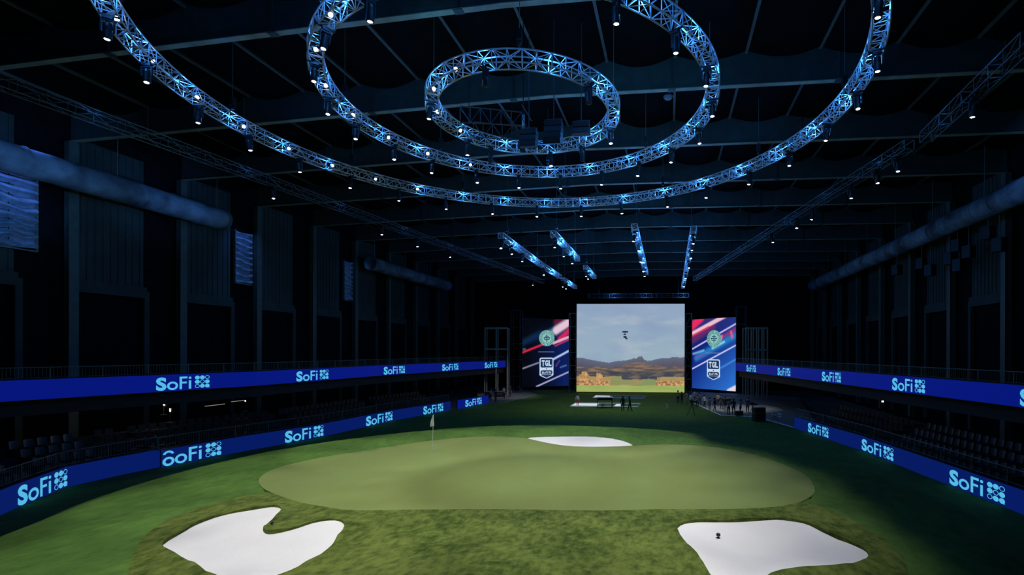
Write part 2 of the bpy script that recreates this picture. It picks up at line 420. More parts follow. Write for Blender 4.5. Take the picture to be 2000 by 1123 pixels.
# ball cameras / mics in the sand and grass
def ball_cam(px, py, lab, dz, sc_=.62):
    p = ground(px, py, .7, H); p.z = dz(p.x, p.y)
    t = empty('ground_camera', lab, 'camera', p); t.scale = (sc_,)*3
    mb = MB(); mb.lathe([(.10, 0), (.12, .03), (.03, .05), (.03, .12)], 12); mb.build('base', M_blk2, t)
    mb = MB(); mb.lathe([(.03, .10), (.10, .13), (.13, .19), (.12, .26), (.07, .30), (.01, .31)], 14); mb.build('housing', M_blk, t, smooth=True)
ball_cam(1403, 1041, 'small black camera standing in the right front sand bunker', sand(PB3, .3))
ball_cam(531, 1029, 'small black camera in the grass finger of the left bunker', rz_, .42)

# ------------------------------------------------------------------ LED ribbons with lettering
def poly_at(P, s):
    for i in range(len(P)-1):
        L = (P[i+1]-P[i]).length
        if s <= L or i == len(P)-2:
            return P[i]+(P[i+1]-P[i])*(s/L), (P[i+1]-P[i]).normalized()
        s -= L
def s_of_px(P, px):
    """distance along the wall where a photo column meets it"""
    s = 0; best = None
    for i in range(len(P)-1):
        L = (P[i+1]-P[i]).length
        for k in range(200):
            p = P[i]+(P[i+1]-P[i])*(k/200); dx, dy = p.x-CAM.x, p.y
            X = dx*cos(TH)+dy*sin(TH); Z = -dx*sin(TH)+dy*cos(TH)
            if Z > 1:
                e = abs(PX+F*X/Z-px)
                if best is None or e < best[0]: best = (e, s+L*k/200)
        s += L
    return best[1]
def glyph(txt, thick=.0):
    cu = bpy.data.curves.new('t', 'FONT'); cu.body = txt; cu.size = 1; cu.offset = thick; cu.resolution_u = 4
    o = bpy.data.objects.new('t', cu); C.objects.link(o)
    dg = bpy.context.evaluated_depsgraph_get(); dg.update()
    me = bpy.data.meshes.new_from_object(o.evaluated_get(dg)); C.objects.unlink(o); bpy.data.objects.remove(o)
    vs = [(v.co.x, v.co.y) for v in me.vertices]; fs = [tuple(p.vertices) for p in me.polygons]
    bpy.data.meshes.remove(me)
    x0 = min(a for a, b in vs); x1 = max(a for a, b in vs); y0 = min(b for a, b in vs); y1 = max(b for a, b in vs)
    return vs, fs, (x0, x1, y0, y1)
def norm_glyph(ch, x, y, wd, ht, th=.035):
    vs, fs, (a, b, c, d) = glyph(ch, th)
    return [(x+(p-a)/(b-a)*wd, y+(q-c)/(d-c)*ht) for p, q in vs], fs
def ring2(cx, cy, r, ri=0, n=20):
    if ri == 0: return [(cx+r*cos(2*pi*k/n), cy+r*sin(2*pi*k/n)) for k in range(n)], [tuple(range(n))]
    v = [(cx+q*cos(2*pi*k/n), cy+q*sin(2*pi*k/n)) for q in (r, ri) for k in range(n)]
    return v, [(k, (k+1) % n, n+(k+1) % n, n+k) for k in range(n)]
def arc2(cx, cy, r, ri, a0, a1, n=16):
    v = [(cx+q*cos(R(a0+(a1-a0)*k/n)), cy+q*sin(R(a0+(a1-a0)*k/n))) for q in (r, ri) for k in range(n+1)]
    return v, [(k, k+1, n+2+k, n+1+k) for k in range(n)]
def logo_shape(split=False):
    """word of four letters and a three by three block of dots, unit height 1, width about 2.86"""
    V, Fc = [], []
    def put(g):
        n = len(V); V.extend(g[0]); Fc.extend([tuple(i+n for i in f) for f in g[1]])
    if split:
        put(arc2(.30, .70, .30, .17, 15, 165)); put(ring2(.30, .27, .31, .16, 28))
    else: put(norm_glyph('S', 0, -.04, .60, 1.02, .045))
    put(ring2(.96, .30, .33, .185, 32))
    put(([(1.38, 0), (1.53, 0), (1.53, .98), (1.38, .98)], [(0, 1, 2, 3)]))
    put(([(1.50, .83), (1.86, .83), (1.86, .98), (1.50, .98)], [(0, 1, 2, 3)])); put(([(1.50, .44), (1.82, .44), (1.82, .58), (1.50, .58)], [(0, 1, 2, 3)]))
    put(([(1.95, 0), (2.10, 0), (2.10, .66), (1.95, .66)], [(0, 1, 2, 3)])); put(ring2(2.025, .87, .09))
    for r, row in enumerate(('110', '101', '011')):
        for c, ch in enumerate(row):
            cx, cy = 2.49+c*.325, .86-r*.345
            put(ring2(cx, cy, .155) if ch == '1' else ring2(cx, cy, .150, .112))
    put(([(3.20, .02), (3.30, .02), (3.22, .13)], [(0, 1, 2)]))
    return [(x, y) for x, y in V], Fc
LOGO, LOGOS = logo_shape(), logo_shape(True)
def side_of(P, s):
    p, t = poly_at(P, s); n = Vector((t.y, -t.x))
    mid = Vector((0, 30))
    return 1 if (mid-p).dot(n) > 0 else -1
def ribbon(name, P, z0, z1, logos, label, m, k=.74, base=.13, split=()):
    root = empty(name, label, 'LED display', (P[0].x, P[0].y, z0))
    O = Vector((P[0].x, P[0].y, z0))
    sd = side_of(P, .5*sum((P[i+1]-P[i]).length for i in range(len(P)-1)))
    def strip(mb, d0, d1, a, b):
        vs = []
        for i, p in enumerate(P):
            q = off(P, i, sd*d0); r = off(P, i, sd*d1)
            vs += [(q.x, q.y, a), (q.x, q.y, b), (r.x, r.y, b), (r.x, r.y, a)]
        vs = [Vector(v)-O for v in vs]; fs = []
        for i in range(len(P)-1):
            for e in range(4): fs.append((4*i+e, 4*i+(e+1) % 4, 4*i+4+(e+1) % 4, 4*i+4+e))
        fs += [(0, 1, 2, 3), tuple(4*(len(P)-1)+e for e in range(4))]
        mb.add(vs, fs)
    mb = MB(); strip(mb, -.06, 0, z0, z1); mb.build('screen', m, root)
    mb = MB(); strip(mb, -.16, -.065, z0-.05, z1+.05); mb.build('frame', M_blk, root)
    hgt = z1-z0
    for xa, xb in logos:
        sa, sb = s_of_px(P, xa), s_of_px(P, xb)
        V, Fc = LOGOS if xa in split else LOGO
        w0 = 3.3; mb = MB(); vs = []
        for x, y in V:
            u = x/w0; p, t = poly_at(P, sa+(sb-sa)*u); n = Vector((t.y, -t.x))*sd
            vs.append(Vector((p.x+n.x*.012, p.y+n.y*.012, z0+hgt*(base+k*(y+.03)/1.12)))-O)
        mb.add(vs, Fc); mb.build('logo_lettering', M_cyan, root)
    return root
ribbon('led_ribbon_wall', LL, 0, 1.12, [(35, 132)], 'blue LED wall curving round the front left corner of the turf', M_blue2, .95, .04)
ribbon('led_ribbon_wall', LL2, 0, 1.12, [(318, 433), (557, 632), (715, 767), (827, 866)], 'long blue LED wall on the left edge of the turf with four logos', M_blue2, .95, .04, (318,))
ribbon('led_ribbon_wall', LL3, 0, 1.12, [(909, 941)], 'short blue LED wall past the gap on the far left', M_blue, .9, .07)
ribbon('led_ribbon_wall', RL, 0, 1.12, [(1579, 1619), (1684, 1746), (1855, 1964)], 'blue LED wall on the right edge of the turf with three logos', M_blue2, .86, .08)
ribbon('led_fascia_ribbon', UL, 4.68, 5.83, [(304, 410), (579, 642), (749, 791), (864, 895), (947, 971)], 'blue LED fascia along the left upper deck', M_blue, .88, .06)
ribbon('led_fascia_ribbon', UR, 4.68, 5.83, [(1458, 1477), (1519, 1544), (1606, 1643), (1743, 1807), (1992, 2098)], 'blue LED fascia along the right upper deck', M_blue, .88, .06)

# ------------------------------------------------------------------ railings
def length(P): return sum((P[i+1]-P[i]).length for i in range(len(P)-1))
def railing(P, z, h, back, label, gaps=(), bal=.16, bay=2.4):
    sd = side_of(P, length(P)/2); O = Vector((P[0].x, P[0].y, z))
    root = empty('guard_railing', label, 'railing', O)
    L = length(P); n = max(1, int(L/bay)); 
    def pt(s, zz):
        p, t = poly_at(P, s); nn = Vector((t.y, -t.x))*sd*-back; return Vector((p.x+nn.x, p.y+nn.y, z+zz))-O
    mb = MB(); m = n*3
    mb.path([pt(L*i/m, h) for i in range(m+1)], .028, 5); mb.build('top_rail', M_rail, root)
    mb = MB(); mb.path([pt(L*i/m, .10) for i in range(m+1)], .018, 4); mb.build('bottom_rail', M_rail, root)
    for i in range(n+1):
        mb = MB(); mb.tube(pt(L*i/n, -.1), pt(L*i/n, h), .035, 5); mb.build('post', M_rail, root)
    for i in range(n):
        mb = MB(); k = int(L/n/bal)
        for j in range(1, k): 
            s = L*(i+j/k)/n; mb.tube(pt(s, .1), pt(s, h), .009, 3, cap=False)
        mb.build('baluster_panel', M_rail, root)
railing(LL, 1.12, .8, .3, 'dark steel railing on top of the front left corner LED wall')
railing(LL2, 1.12, .8, .3, 'dark steel railing on top of the long left LED wall')
railing(RL, 1.12, .8, .3, 'dark steel railing on top of the right LED wall')
railing(UL, 5.83, .7, .3, 'dark steel railing above the left upper LED fascia')
railing(UR, 5.83, .7, .3, 'dark steel railing above the right upper LED fascia')

# ------------------------------------------------------------------ grandstands and seats
def stand(P, z, rows, rise, run, d0, label):
    sd = side_of(P, length(P)/2); mb = MB()
    prof = [(d0, z-1.0 if z > 3 else z), (d0, z)]
    for r in range(rows): prof += [(d0+r*run, z+r*rise), (d0+(r+1)*run, z+r*rise)]
    prof += [(d0+rows*run, z-1.0 if z > 3 else -.6)]
    vs = []; m = len(prof)
    for i in range(len(P)):
        for d, zz in prof: q = off(P, i, -sd*d); vs.append((q.x, q.y, zz))
    fs = [(i*m+k, i*m+k+1, (i+1)*m+k+1, (i+1)*m+k) for i in range(len(P)-1) for k in range(m-1)]
    fs += [tuple(range(m)), tuple((len(P)-1)*m+k for k in range(m))]
    mb.add(vs, fs); return tag(mb.build('grandstand', M_step), label, 'stand')
LLa = [LL[0], LL[1], LL[3], LL[5]]+LL2[1:]
stand(LLa, .2, 5, .42, .9, .9, 'black stepped lower grandstand behind the left LED wall')
stand(RL, .2, 5, .42, .9, .9, 'black stepped lower grandstand behind the right LED wall')
stand(UL, 4.75, 3, .4, .9, .5, 'black upper deck above the left grandstand')
stand(UR, 4.75, 3, .4, .9, .5, 'black upper deck above the right grandstand')
def make_seat():
    root = empty('stadium_seat', 'x', 'seat')
    mb = MB(); mb.box((0, 0, .43), (.46, .42, .05)); mb.box((0, .02, .39), (.40, .34, .04)); mb.build('seat_pan', M_seat, root)
    mb = MB()
    vs = []
    for zz, yy in ((.42, .20), (.60, .23), (.78, .27), (.88, .30)):
        for k in range(5): 
            a = (k-2)/2; vs.append((a*.23*(1-.12*(zz > .8)), yy-.05*a*a, zz))
    n = len(vs); vs += [(x, y+.03, z) for x, y, z in vs]
    fs = [(r*5+k, r*5+k+1, r*5+k+6, r*5+k+5) for r in range(3) for k in range(4)]; fs += [tuple(i+n for i in f)[::-1] for f in fs]
    ed = [0, 1, 2, 3, 4, 9, 14, 19, 18, 17, 16, 15, 10, 5]; fs += [(ed[i], ed[i-1], ed[i-1]+n, ed[i]+n) for i in range(len(ed))]
    mb.add(vs, fs); mb.build('backrest', M_seat, root)
    mb = MB(); mb.box((0, .12, .2), (.30, .08, .4)); mb.build('bracket', M_blk, root)
    return root
seat0 = make_seat(); remember(seat0); first = [True]
rest = MB()
def seats(P, z, rows, rise, run, d0, side, maxd):
    sd = side_of(P, length(P)/2); L = length(P)
    names = ['front', 'second', 'third', 'fourth', 'top']
    for r in range(rows):
        s = 1.0
        while s < L-1:
            p, t = poly_at(P, s); nn = Vector((t.y, -t.x))*-sd; q = p+nn*(d0+r*run+.38)
            zz = z+r*rise; rz = atan2(nn.y, nn.x)-pi/2
            if (p-Vector((7.5, 0))).length < maxd:
                o = seat0 if first[0] else copy_tree(seat0); first[0] = False
                o.location = (q.x, q.y, zz); o.rotation_euler = (0, 0, rz)
                tag(o, 'black folding seat in the %s row of the %s lower grandstand' % (names[r], side), 'seat', 'seats in the %s row on the %s' % (names[r], side))
            else:
                M = Matrix.Translation((q.x, q.y, zz)) @ Matrix.Rotation(rz, 4, 'Z')
                rest.box((0, 0, .43), (.46, .42, .05), M=M); rest.box((0, .25, .66), (.46, .05, .44), M=M)
            s += .62 if s % 12 < 10.9 else 1.6
seats(LLa, .2, 4, .42, .9, .9, 'left', 41.5)
seats(RL, .2, 4, .42, .9, .9, 'right', 43)
tag(rest.build('stadium_seat', M_seat), 'rows of black seats at the far ends of both lower grandstands', 'seats', None, 'stuff')

# ------------------------------------------------------------------ the hall: walls, roof, beams, columns
HW = 35.6; YF = [13.6+8.3*k for k in range(-1, 12)]; YB = 107.0; ZB = 23.35
def flange(x): return ZB-.019*abs(x)
for s, nm in ((-1, 'wall_left'), (1, 'wall_right')):
    mb = MB(); mb.box((s*(HW+.7), 52, 13), (.3, 112, 27)); tag(mb.build(nm, M_wallb), None, None, None, 'structure')
mb = MB(); mb.box((0, YB, 13), (72, .3, 27)); tag(mb.build('wall_back', M_wallb), None, None, None, 'structure')
mb = MB(); mb.box((0, -4, 13), (72, .3, 27)); tag(mb.build('wall_front', M_wallb), None, None, None, 'structure')
# ceiling: black insulation sagging between purlins
PU = [-.4+4.1*k for k in range(-8, 9)]
mb = MB(); xs = []
for k in range(len(PU)-1): xs += [(PU[k]+(PU[k+1]-PU[k])*i/10, i/10) for i in range(10)]
xs.append((PU[-1], 0)); xs = [(-HW-.6, 0)]+xs+[(HW+.6, 0)]
vs = []; ys = [-4+i*(YB+4)/80 for i in range(81)]
for y in ys:
    ph = ((y-13.6) % 8.3)/8.3
    for x, t in xs:
        j = noise.noise(Vector((x*.15, y*.12, 0)))
        vs.append((x, y, 25.42-.019*abs(x)-(.62+.25*j)*4*t*(1-t)*(1-.25*(2*ph-1)**2)))
nx = len(xs); mb.add(vs, [(j*nx+i, j*nx+i+1, (j+1)*nx+i+1, (j+1)*nx+i) for j in range(80) for i in range(nx-1)])
tag(mb.build('ceiling', M_fab, smooth=True), 'black insulation fabric sagging between the purlins', None, None, 'structure')
# beams
POSW = ['nearest', 'second nearest', 'third nearest', 'fourth nearest', 'fifth nearest', 'sixth nearest', 'seventh nearest', 'eighth nearest', 'ninth nearest', 'tenth nearest', 'eleventh nearest', 'farthest']
kk = 0
for k, y in enumerate(YF):
    if k == 0: continue
    root = empty('roof_beam', 'deep grey steel roof beam across the hall, %s to the camera' % POSW[kk], 'beam', (0, y, ZB), 0, 'steel beams across the roof'); kk += 1
    n = 12; X = [-HW+2*HW*i/n for i in range(n+1)]
    X = sorted(set(X+[0.0]))
    mb = MB()
    for i in range(len(X)-1):
        a, b = X[i], X[i+1]
        def q(x, dy, dz): return (x, dy, flange(x)-ZB+dz)
        mb.add([q(a, -.17, 0), q(a, .17, 0), q(a, .17, .045), q(a, -.17, .045), q(b, -.17, 0), q(b, .17, 0), q(b, .17, .045), q(b, -.17, .045)],
               [(0, 1, 5, 4), (1, 2, 6, 5), (2, 3, 7, 6), (3, 0, 4, 7)])
    mb.build('bottom_flange', M_flange, root)
    mb = MB()
    for i in range(len(X)-1):
        a, b = X[i], X[i+1]
        mb.add([q(a, -.012, .045), q(b, -.012, .045), q(b, -.012, 2.6), q(a, -.012, 2.6), q(a, .012, .045), q(b, .012, .045), q(b, .012, 2.6), q(a, .012, 2.6)], [(0, 1, 2, 3), (4, 7, 6, 5)])
    mb.build('web', M_beam, root)
    mb = MB()
    for x in (-29, -21.3, -11.8, -2.2, 7.6, 17, 25.5):
        mb.box((x, 0, flange(x)-ZB+1.3), (.02, .3, 2.5)); mb.box((x+.0, 0, flange(x)-ZB-.02), (.45, .36, .03))
    mb.build('stiffener', M_beam, root)
for i, x in enumerate(PU):
    mb = MB(); mb.box((0, 0, 0), (.16, 105, .05)); mb.box((0, 0, .12), (.03, 105, .24)); mb.box((.35, 0, .1), (.05, 105, .06))
    tag(mb.build('roof_purlin', M_purl, loc=(x, 52, 25.25-.019*abs(x))), 'long roof purlin under the black ceiling fabric, %s from the left wall' % ORD[i], 'purlin', 'purlins along the roof')
# columns, wall panels
SIDE = {-1: 'left', 1: 'right'}
for s in (-1, 1):
    for k, y in enumerate(YF):
        if k < 2: continue
        mb = MB(); f = flange(HW)
        mb.box((0, -.22, f/2), (.52, .03, f)); mb.box((0, .22, f/2), (.52, .03, f)); mb.box((0, 0, f/2), (.03, .42, f))
        mb.box((-s*.27, 0, f/2), (.03, .62, f))
        tag(mb.build('steel_column', M_col, loc=(s*(HW), y, 0)), 'grey steel column on the %s wall, %s from the near end' % (SIDE[s], ORD[k-2]), 'column', 'columns on the %s wall' % SIDE[s])
        if k >= len(YF)-1: continue
        y0 = y+.35; wdt = 4.9
        root = empty('wall_cladding', 'blue grey cladding panel high on the %s wall past the %s column' % (SIDE[s], ORD[k-2]), 'wall panel', (s*(HW+.3), y0+wdt/2, 12.4), 0, 'cladding panels on the %s wall' % SIDE[s])
        mb = MB(); mb.box((0, 0, 5.4), (.12, wdt, 10.8))
        for j in range(9): mb.box((-s*.08, -wdt/2+.3+j*.54, 5.4), (.05, .05, 10.8))
        mb.build('sheet', M_wall, root)
        mb = MB(); mb.box((-s*.12, 0, -.1), (.35, wdt+.2, .9)); mb.build('lintel', M_wall, root)
        mb = MB(); mb.box((-s*.05, wdt/2+.2, -6.1), (.3, .4, 12.2)); mb.build('door_jamb', M_wall, root)
# lit foil slat panels on the left wall
SL = []
for i, (ya, yb) in enumerate(((25.9, 28.3), (44.2, 46.2), (61.2, 62.9))):
    root = empty('slatted_wall_panel', 'rippled foil slat panel glowing blue on the left wall, %s from the near end' % ORD[i], 'wall panel', (-HW-.1, (ya+yb)/2, 14.4), 0, 'foil slat panels on the left wall')
    mb = MB(); wd = yb-ya
    n = 90; nyv = 8; vs = []
    for j in range(n+1):
        z = 5.2*j/n
        for i2 in range(nyv+1):
            yv = -wd/2+wd*i2/nyv
            vs.append((.15*sin(z*10+1.5*noise.noise(Vector((yv*.8, z*.5, i*3)))*2), yv, z+.1*sin(yv*1.3+z)))
    mb.add(vs, [(j*(nyv+1)+i2, j*(nyv+1)+i2+1, (j+1)*(nyv+1)+i2+1, (j+1)*(nyv+1)+i2) for j in range(n) for i2 in range(nyv)])
    o = mb.build('slats', M_foil, root); md = o.modifiers.new('t', 'SOLIDIFY'); md.thickness = .04
    mb = MB(); mb.box((-.1, -wd/2, 2.6), (.3, .08, 5.4)); mb.box((-.1, wd/2, 2.6), (.3, .08, 5.4)); mb.box((-.1, 0, -.08), (.3, wd, .08)); mb.build('frame', M_rail, root)
    lamp('panel_wash', 'SPOT', (-HW+2.6, (ya+yb)/2-1, 23.0), (1300, 1100, 260)[i], (.09, .26, 1), (-HW, (ya+yb)/2, 15.8), .1, 62, .9)
# ducts
def duct(x, y0, y1, z, r, label):
    root = empty('round_duct', label, 'duct', (x, y0, z)); L = y1-y0
    mb = MB(); n = int(L/.8)
    mb.path([(0.05*noise.noise(Vector((i*.7, x, 0))), L*i/n, .05*noise.noise(Vector((i*.9, 3, x)))) for i in range(n+1)], r, 28)
    for i in range(0, int(L/2.4)+1): mb.path([(r*1.02*cos(a*pi/12), i*2.4, r*1.02*sin(a*pi/12)) for a in range(24)], .03, 4, closed=True)
    mb.build('tube', M_duct, root, smooth=True)
    for i in range(int(L/8.3)+1):
        mb = MB(); mb.tube((0, 1+i*8.3, r), (0, 1+i*8.3, 5.3), .03, 4); mb.build('hanger', M_rail, root)
duct(-33.4, 14, 40.6, 19.6, .92, 'large round duct hanging along the near left wall')
duct(-33.4, 63.5, 88, 19.6, .92, 'round duct running along the far left wall')
duct(33.4, 20, 96, 19.6, .92, 'round duct hanging along the right wall, lit blue near the camera')

# ------------------------------------------------------------------ trusses
def lattice(mb, A, B, r, zig):
    """A, B: lists of matching points on two chords"""
    for i in range(len(A)-1):
        mb.tube(A[i], B[i], r, 4, cap=False)
        if (i+zig) % 2: mb.tube(A[i], B[i+1], r, 4, cap=False)
        else: mb.tube(B[i], A[i+1], r, 4, cap=False)
def ring_truss(name, c, Rr, z, s, seg, label, nseg):
    root = empty(name, label, 'truss', (c.x, c.y, z))
    ch = []
    for dr, dz in ((-s/2, s/2), (s/2, s/2), (s/2, -s/2), (-s/2, -s/2)):
        pts = [Vector(((Rr+dr)*cos(2*pi*i/seg), (Rr+dr)*sin(2*pi*i/seg), dz)) for i in range(seg)]; ch.append(pts)
        mb = MB(); mb.path(pts, .034, 6, closed=True); mb.build('chord', M_alu, root)
    per = seg//nseg
    for g in range(nseg):
        mb = MB(); idx = [(g*per+i) % seg for i in range(per+1)]
        for a, b in ((0, 1), (1, 2), (2, 3), (3, 0)): lattice(mb, [ch[a][i] for i in idx], [ch[b][i] for i in idx], .021, a)
        i = idx[0]
        for a in range(4): mb.tube(ch[a][i], ch[(a+1) % 4][i], .034, 4)
        mb.build('lattice_bracing', M_alu, root)
    return root
SQ = .58
RINGS = [(16.27, RZ, 168, 12, 'outermost and largest ring of silver lattice truss lit blue'), (9.64, RZ+.25, 100, 10, 'middle ring of silver lattice truss lit blue'), (4.69, RZ, 48, 6, 'innermost smallest ring of silver lattice truss lit blue')]
for r, z, sg, ns, lb in RINGS: ring_truss('ring_truss', RC, r, z, SQ, sg, lb, ns)

def straight_truss(a, b, s, label, m, bay=.62, name='straight_truss'):
    a, b = Vector(a), Vector(b); d = (b-a); L = d.length; d.normalize(); e = Vector((-d.y, d.x, 0)).normalized(); g = Vector((0, 0, 1))
    root = empty(name, label, 'truss', a); n = max(2, int(L/bay)); ch = []
    for x, y in ((-1, 1), (1, 1), (1, -1), (-1, -1)):
        pts = [d*(L*i/n)+e*x*s/2+g*y*s/2 for i in range(n+1)]; ch.append(pts)
        mb = MB(); mb.tube(pts[0], pts[-1], .027, 6); mb.build('chord', m, root)
    mb = MB()
    for p, q in ((0, 1), (1, 2), (2, 3), (3, 0)):
        lattice(mb, ch[p], ch[q], .016, p); mb.tube(ch[p][-1], ch[q][-1], .03, 4); mb.tube(ch[p][0], ch[q][0], .03, 4)
    mb.build('lattice_bracing', m, root); return root
def trp(px, py, Hh): u, v = ray(px, py); Z = Hh/v; x, y = hall(u*Z, Z); return Vector((x, y, CAM.z+Hh))
HT = 10.5
STR = [((978, 460), (1057, 517), 'long blue-lit straight truss at the left, before the screens'), ((1060, 519), (1094, 541), 'middle piece of the leftmost straight truss run'), ((1099, 545), (1124, 561), 'far end piece of the leftmost straight truss run'),
       ((1080, 456), (1128, 506), 'second straight truss from the left, above the big screen'), ((1143, 522), (1161, 541), 'short far truss piece left of centre above the big screen'),
       ((1239, 443), (1262, 533), 'third straight truss run, right of centre above the screen'), ((1355, 447), (1334, 560), 'rightmost bright straight truss above the screen edge')]
ST = []
for a, b, lb in STR:
    A, B = trp(a[0], a[1], HT), trp(b[0], b[1], HT); ST.append((A, B)); straight_truss(A, B, .5, lb, M_alu)
LT = (trp(-40, 145, 11.5), trp(1060, 550, 11.5)); RT = (trp(2010, 76, 11.5), trp(1808, 268, 11.5)); RT2 = (trp(1776, 283, 11.5), trp(1357, 545, 11.5))
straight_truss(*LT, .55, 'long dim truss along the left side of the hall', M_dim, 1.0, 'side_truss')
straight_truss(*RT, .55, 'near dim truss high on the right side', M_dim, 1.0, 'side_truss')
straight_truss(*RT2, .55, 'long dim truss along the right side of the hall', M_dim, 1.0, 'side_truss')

# ------------------------------------------------------------------ moving head lights
def make_head(lit=True):
    root = empty('moving_head_light', 'x', 'stage light')
    mb = MB(); mb.box((0, 0, -.10), (.38, .26, .14)); mb.box((0, 0, -.02), (.82, .08, .06)); mb.build('base', M_blk, root)
    mb = MB()
    for s in (-1, 1): mb.box((s*.22, 0, -.42), (.06, .14, .46)); 
    mb.box((0, 0, -.20), (.5, .16, .06)); mb.build('yoke', M_blk, root)
    mb = MB(); mb.lathe([(.07, -.28), (.15, -.33), (.175, -.45), (.16, -.60), (.18, -.80), (.18, -.92), (.15, -.925)], 16); hd = mb.build('head', M_blk, root, smooth=False)
    mb = MB(); mb.lathe([(.10, -.90), (.11, -.93), (.07, -.95), (.01, -.955)], 16); mb.build('lens', M_lens if lit else M_lensd, hd)
    return root
head_l = make_head(True); head_d = make_head(False); remember(None)
usedh = {True: False, False: False}
def place_head(loc, label, group, lit=True, tilt=(0, 0), rz=0):
    src = head_l if lit else head_d
    o = copy_tree(src) if usedh[lit] else src; usedh[lit] = True
    o.location = loc; o.scale = (.8, .8, .95); o.rotation_euler = (tilt[0], tilt[1], rz); tag(o, label, 'stage light', group); return o
def on_ring(px, py, Rr, z):
    p = trp(px, py, z-CAM.z); a = atan2(p.y-RC.y, p.x-RC.x); return a, Vector((RC.x+Rr*cos(a), RC.y+Rr*sin(a), 0))
outer = [(182, 71), (274, 163), (377, 241), (480, 295), (580, 338), (684, 370), (778, 393), (871, 408), (960, 419), (1049, 423), (1135, 423), (1211, 417), (1297, 403), (1379, 387), (1463, 361), (1541, 325), (1619, 275), (1679, 216), (1728, 138), (1736, 27)]
middle = [(704, 28), (617, 92), (600, 159), (623, 225), (683, 275), (757, 316), (841, 342), (926, 362), (1012, 370), (1096, 371), (1176, 361), (1251, 346), (1318, 320), (1370, 282), (1393, 229), (1391, 167), (1330, 98), (1212, 36)]
inner = [(830, 232, 1), (915, 303, 1), (980, 300, 0), (1105, 300, 0), (1187, 282, 1), (1157, 200, 0), (940, 165, 0), (1072, 322, 1)]
for nm, lst, k in (('outermost', outer, 0), ('middle', middle, 1), ('innermost', inner, 2)):
    r, z = RINGS[k][:2]
    for i, it in enumerate(lst):
        a, p = on_ring(it[0], it[1], r, z-SQ/2-.95)
        lit = True if len(it) < 3 else bool(it[2])
        place_head((p.x, p.y, z-SQ/2-.03), '%s %s moving head light under the %s ring, counting round from the left' % (ORD[i], 'lit' if lit else 'unlit', nm), 'moving heads under the %s ring' % nm, lit, (random.uniform(-.12, .12), random.uniform(-.12, .12)), a)
# wash fixtures inside the ring trusses: blue light and, on the left, a visible white lens
def make_wash():
    root = empty('truss_wash_light', 'x', 'stage light')
    mb = MB(); mb.lathe([(.06, -.14), (.10, -.12), (.115, .06), (.12, .11)], 12); mb.build('can', M_blk, root)
    mb = MB(); mb.lathe([(.095, .10), (.08, .125), (.01, .13)], 12); mb.build('lens', M_lens, root)
    mb = MB(); mb.box((0, .14, -.03), (.03, .03, .16)); mb.box((0, -.14, -.03), (.03, .03, .16)); mb.box((0, 0, -.12), (.03, .3, .03)); mb.build('bracket', M_blk, root)
    return root
wash0 = make_wash(); remember(None); fw = [True]
w_outer = [(219, 35), (299, 121), (384, 190), (474, 247), (563, 290), (649, 323), (735, 348), (816, 367)]
w_mid = [(637, 26), (611, 96), (627, 166), (679, 225), (751, 270), (831, 301), (916, 323)]
w_in = [(879, 130), (836, 171), (846, 218), (899, 254)]
for nm, lst, k in (('outermost', w_outer, 0), ('middle', w_mid, 1), ('innermost', w_in, 2)):
    r, z = RINGS[k][:2]
    for i, (a, b) in enumerate(lst):
        ang, p = on_ring(a, b, r, z)
        o = wash0 if fw[0] else copy_tree(wash0); fw[0] = False
        o.location = (p.x, p.y, z); d = Vector((.75, -.55, -.35)); o.rotation_euler = d.to_track_quat('Z', 'Y').to_euler()
        tag(o, '%s round wash light inside the %s ring truss, counting from its left end' % (ORD[i], nm), 'stage light', 'wash lights in the %s ring' % nm)
BT = (.045, .29, 1.0)
def blue(p, e): lamp('truss_blue_led', 'POINT', p, e*1.95, BT, None, .06)
for k, n, e in ((0, 30, 26), (1, 20, 26), (2, 10, 26)):
    r, z = RINGS[k][:2]
    for i in range(n):
        a = 2*pi*(i+.37)/n
        blue((RC.x+r*cos(a), RC.y+r*sin(a), z+.02), e*(1.0+.5*(cos(a) > .3)))
for A, B in ST:
    L = (B-A).length; n = max(1, int(L/6))
    for i in range(n): blue(A.lerp(B, (i+.5)/n), 150)
for (A, B), e, n in ((LT, 3, 8), (RT, 3, 2), (RT2, 3, 8)):
    for i in range(n): blue(A.lerp(B, (i+.5)/n)+Vector((0, 0, .0)), e)
# heads on the straight and side trusses
def heads_on(lst, Hh, A, B, nm, grp, lit=True):
    for i, (a, b) in enumerate(lst):
        p = trp(a, b, Hh-1.2); t = max(.02, min(.98, (p-A).to_2d().dot((B-A).to_2d())/(B-A).to_2d().length_squared)); q = A.lerp(B, t)
        place_head((q.x, q.y, q.z-.25), '%s small lit spotlight under the %s' % (ORD[i], nm), grp, lit, (random.uniform(-.15, .15), random.uniform(-.15, .15)), -.02)
heads_on([(976, 468), (985, 480), (1007, 498), (1032, 512)], HT, *ST[0], 'long left straight truss', 'spotlights on the straight trusses')
heads_on([(1049, 525), (1069, 535)], HT, *ST[1], 'middle piece of the left straight truss', 'spotlights on the straight trusses')
heads_on([(1092, 549), (1118, 565)], HT, *ST[2], 'far piece of the left straight truss', 'spotlights on the straight trusses')
heads_on([(1093, 485), (1112, 502), (1124, 516)], HT, *ST[3], 'second straight truss', 'spotlights on the straight trusses')
heads_on([(1149, 538), (1160, 546)], HT, *ST[4], 'short far truss piece', 'spotlights on the straight trusses')
heads_on([(1240, 470), (1246, 492), (1252, 513), (1258, 532), (1260, 541)], HT, *ST[5], 'third straight truss', 'spotlights on the straight trusses')
heads_on([(1352, 475), (1349, 490), (1347, 506), (1343, 525), (1339, 545), (1333, 561)], HT, *ST[6], 'rightmost straight truss', 'spotlights on the straight trusses')
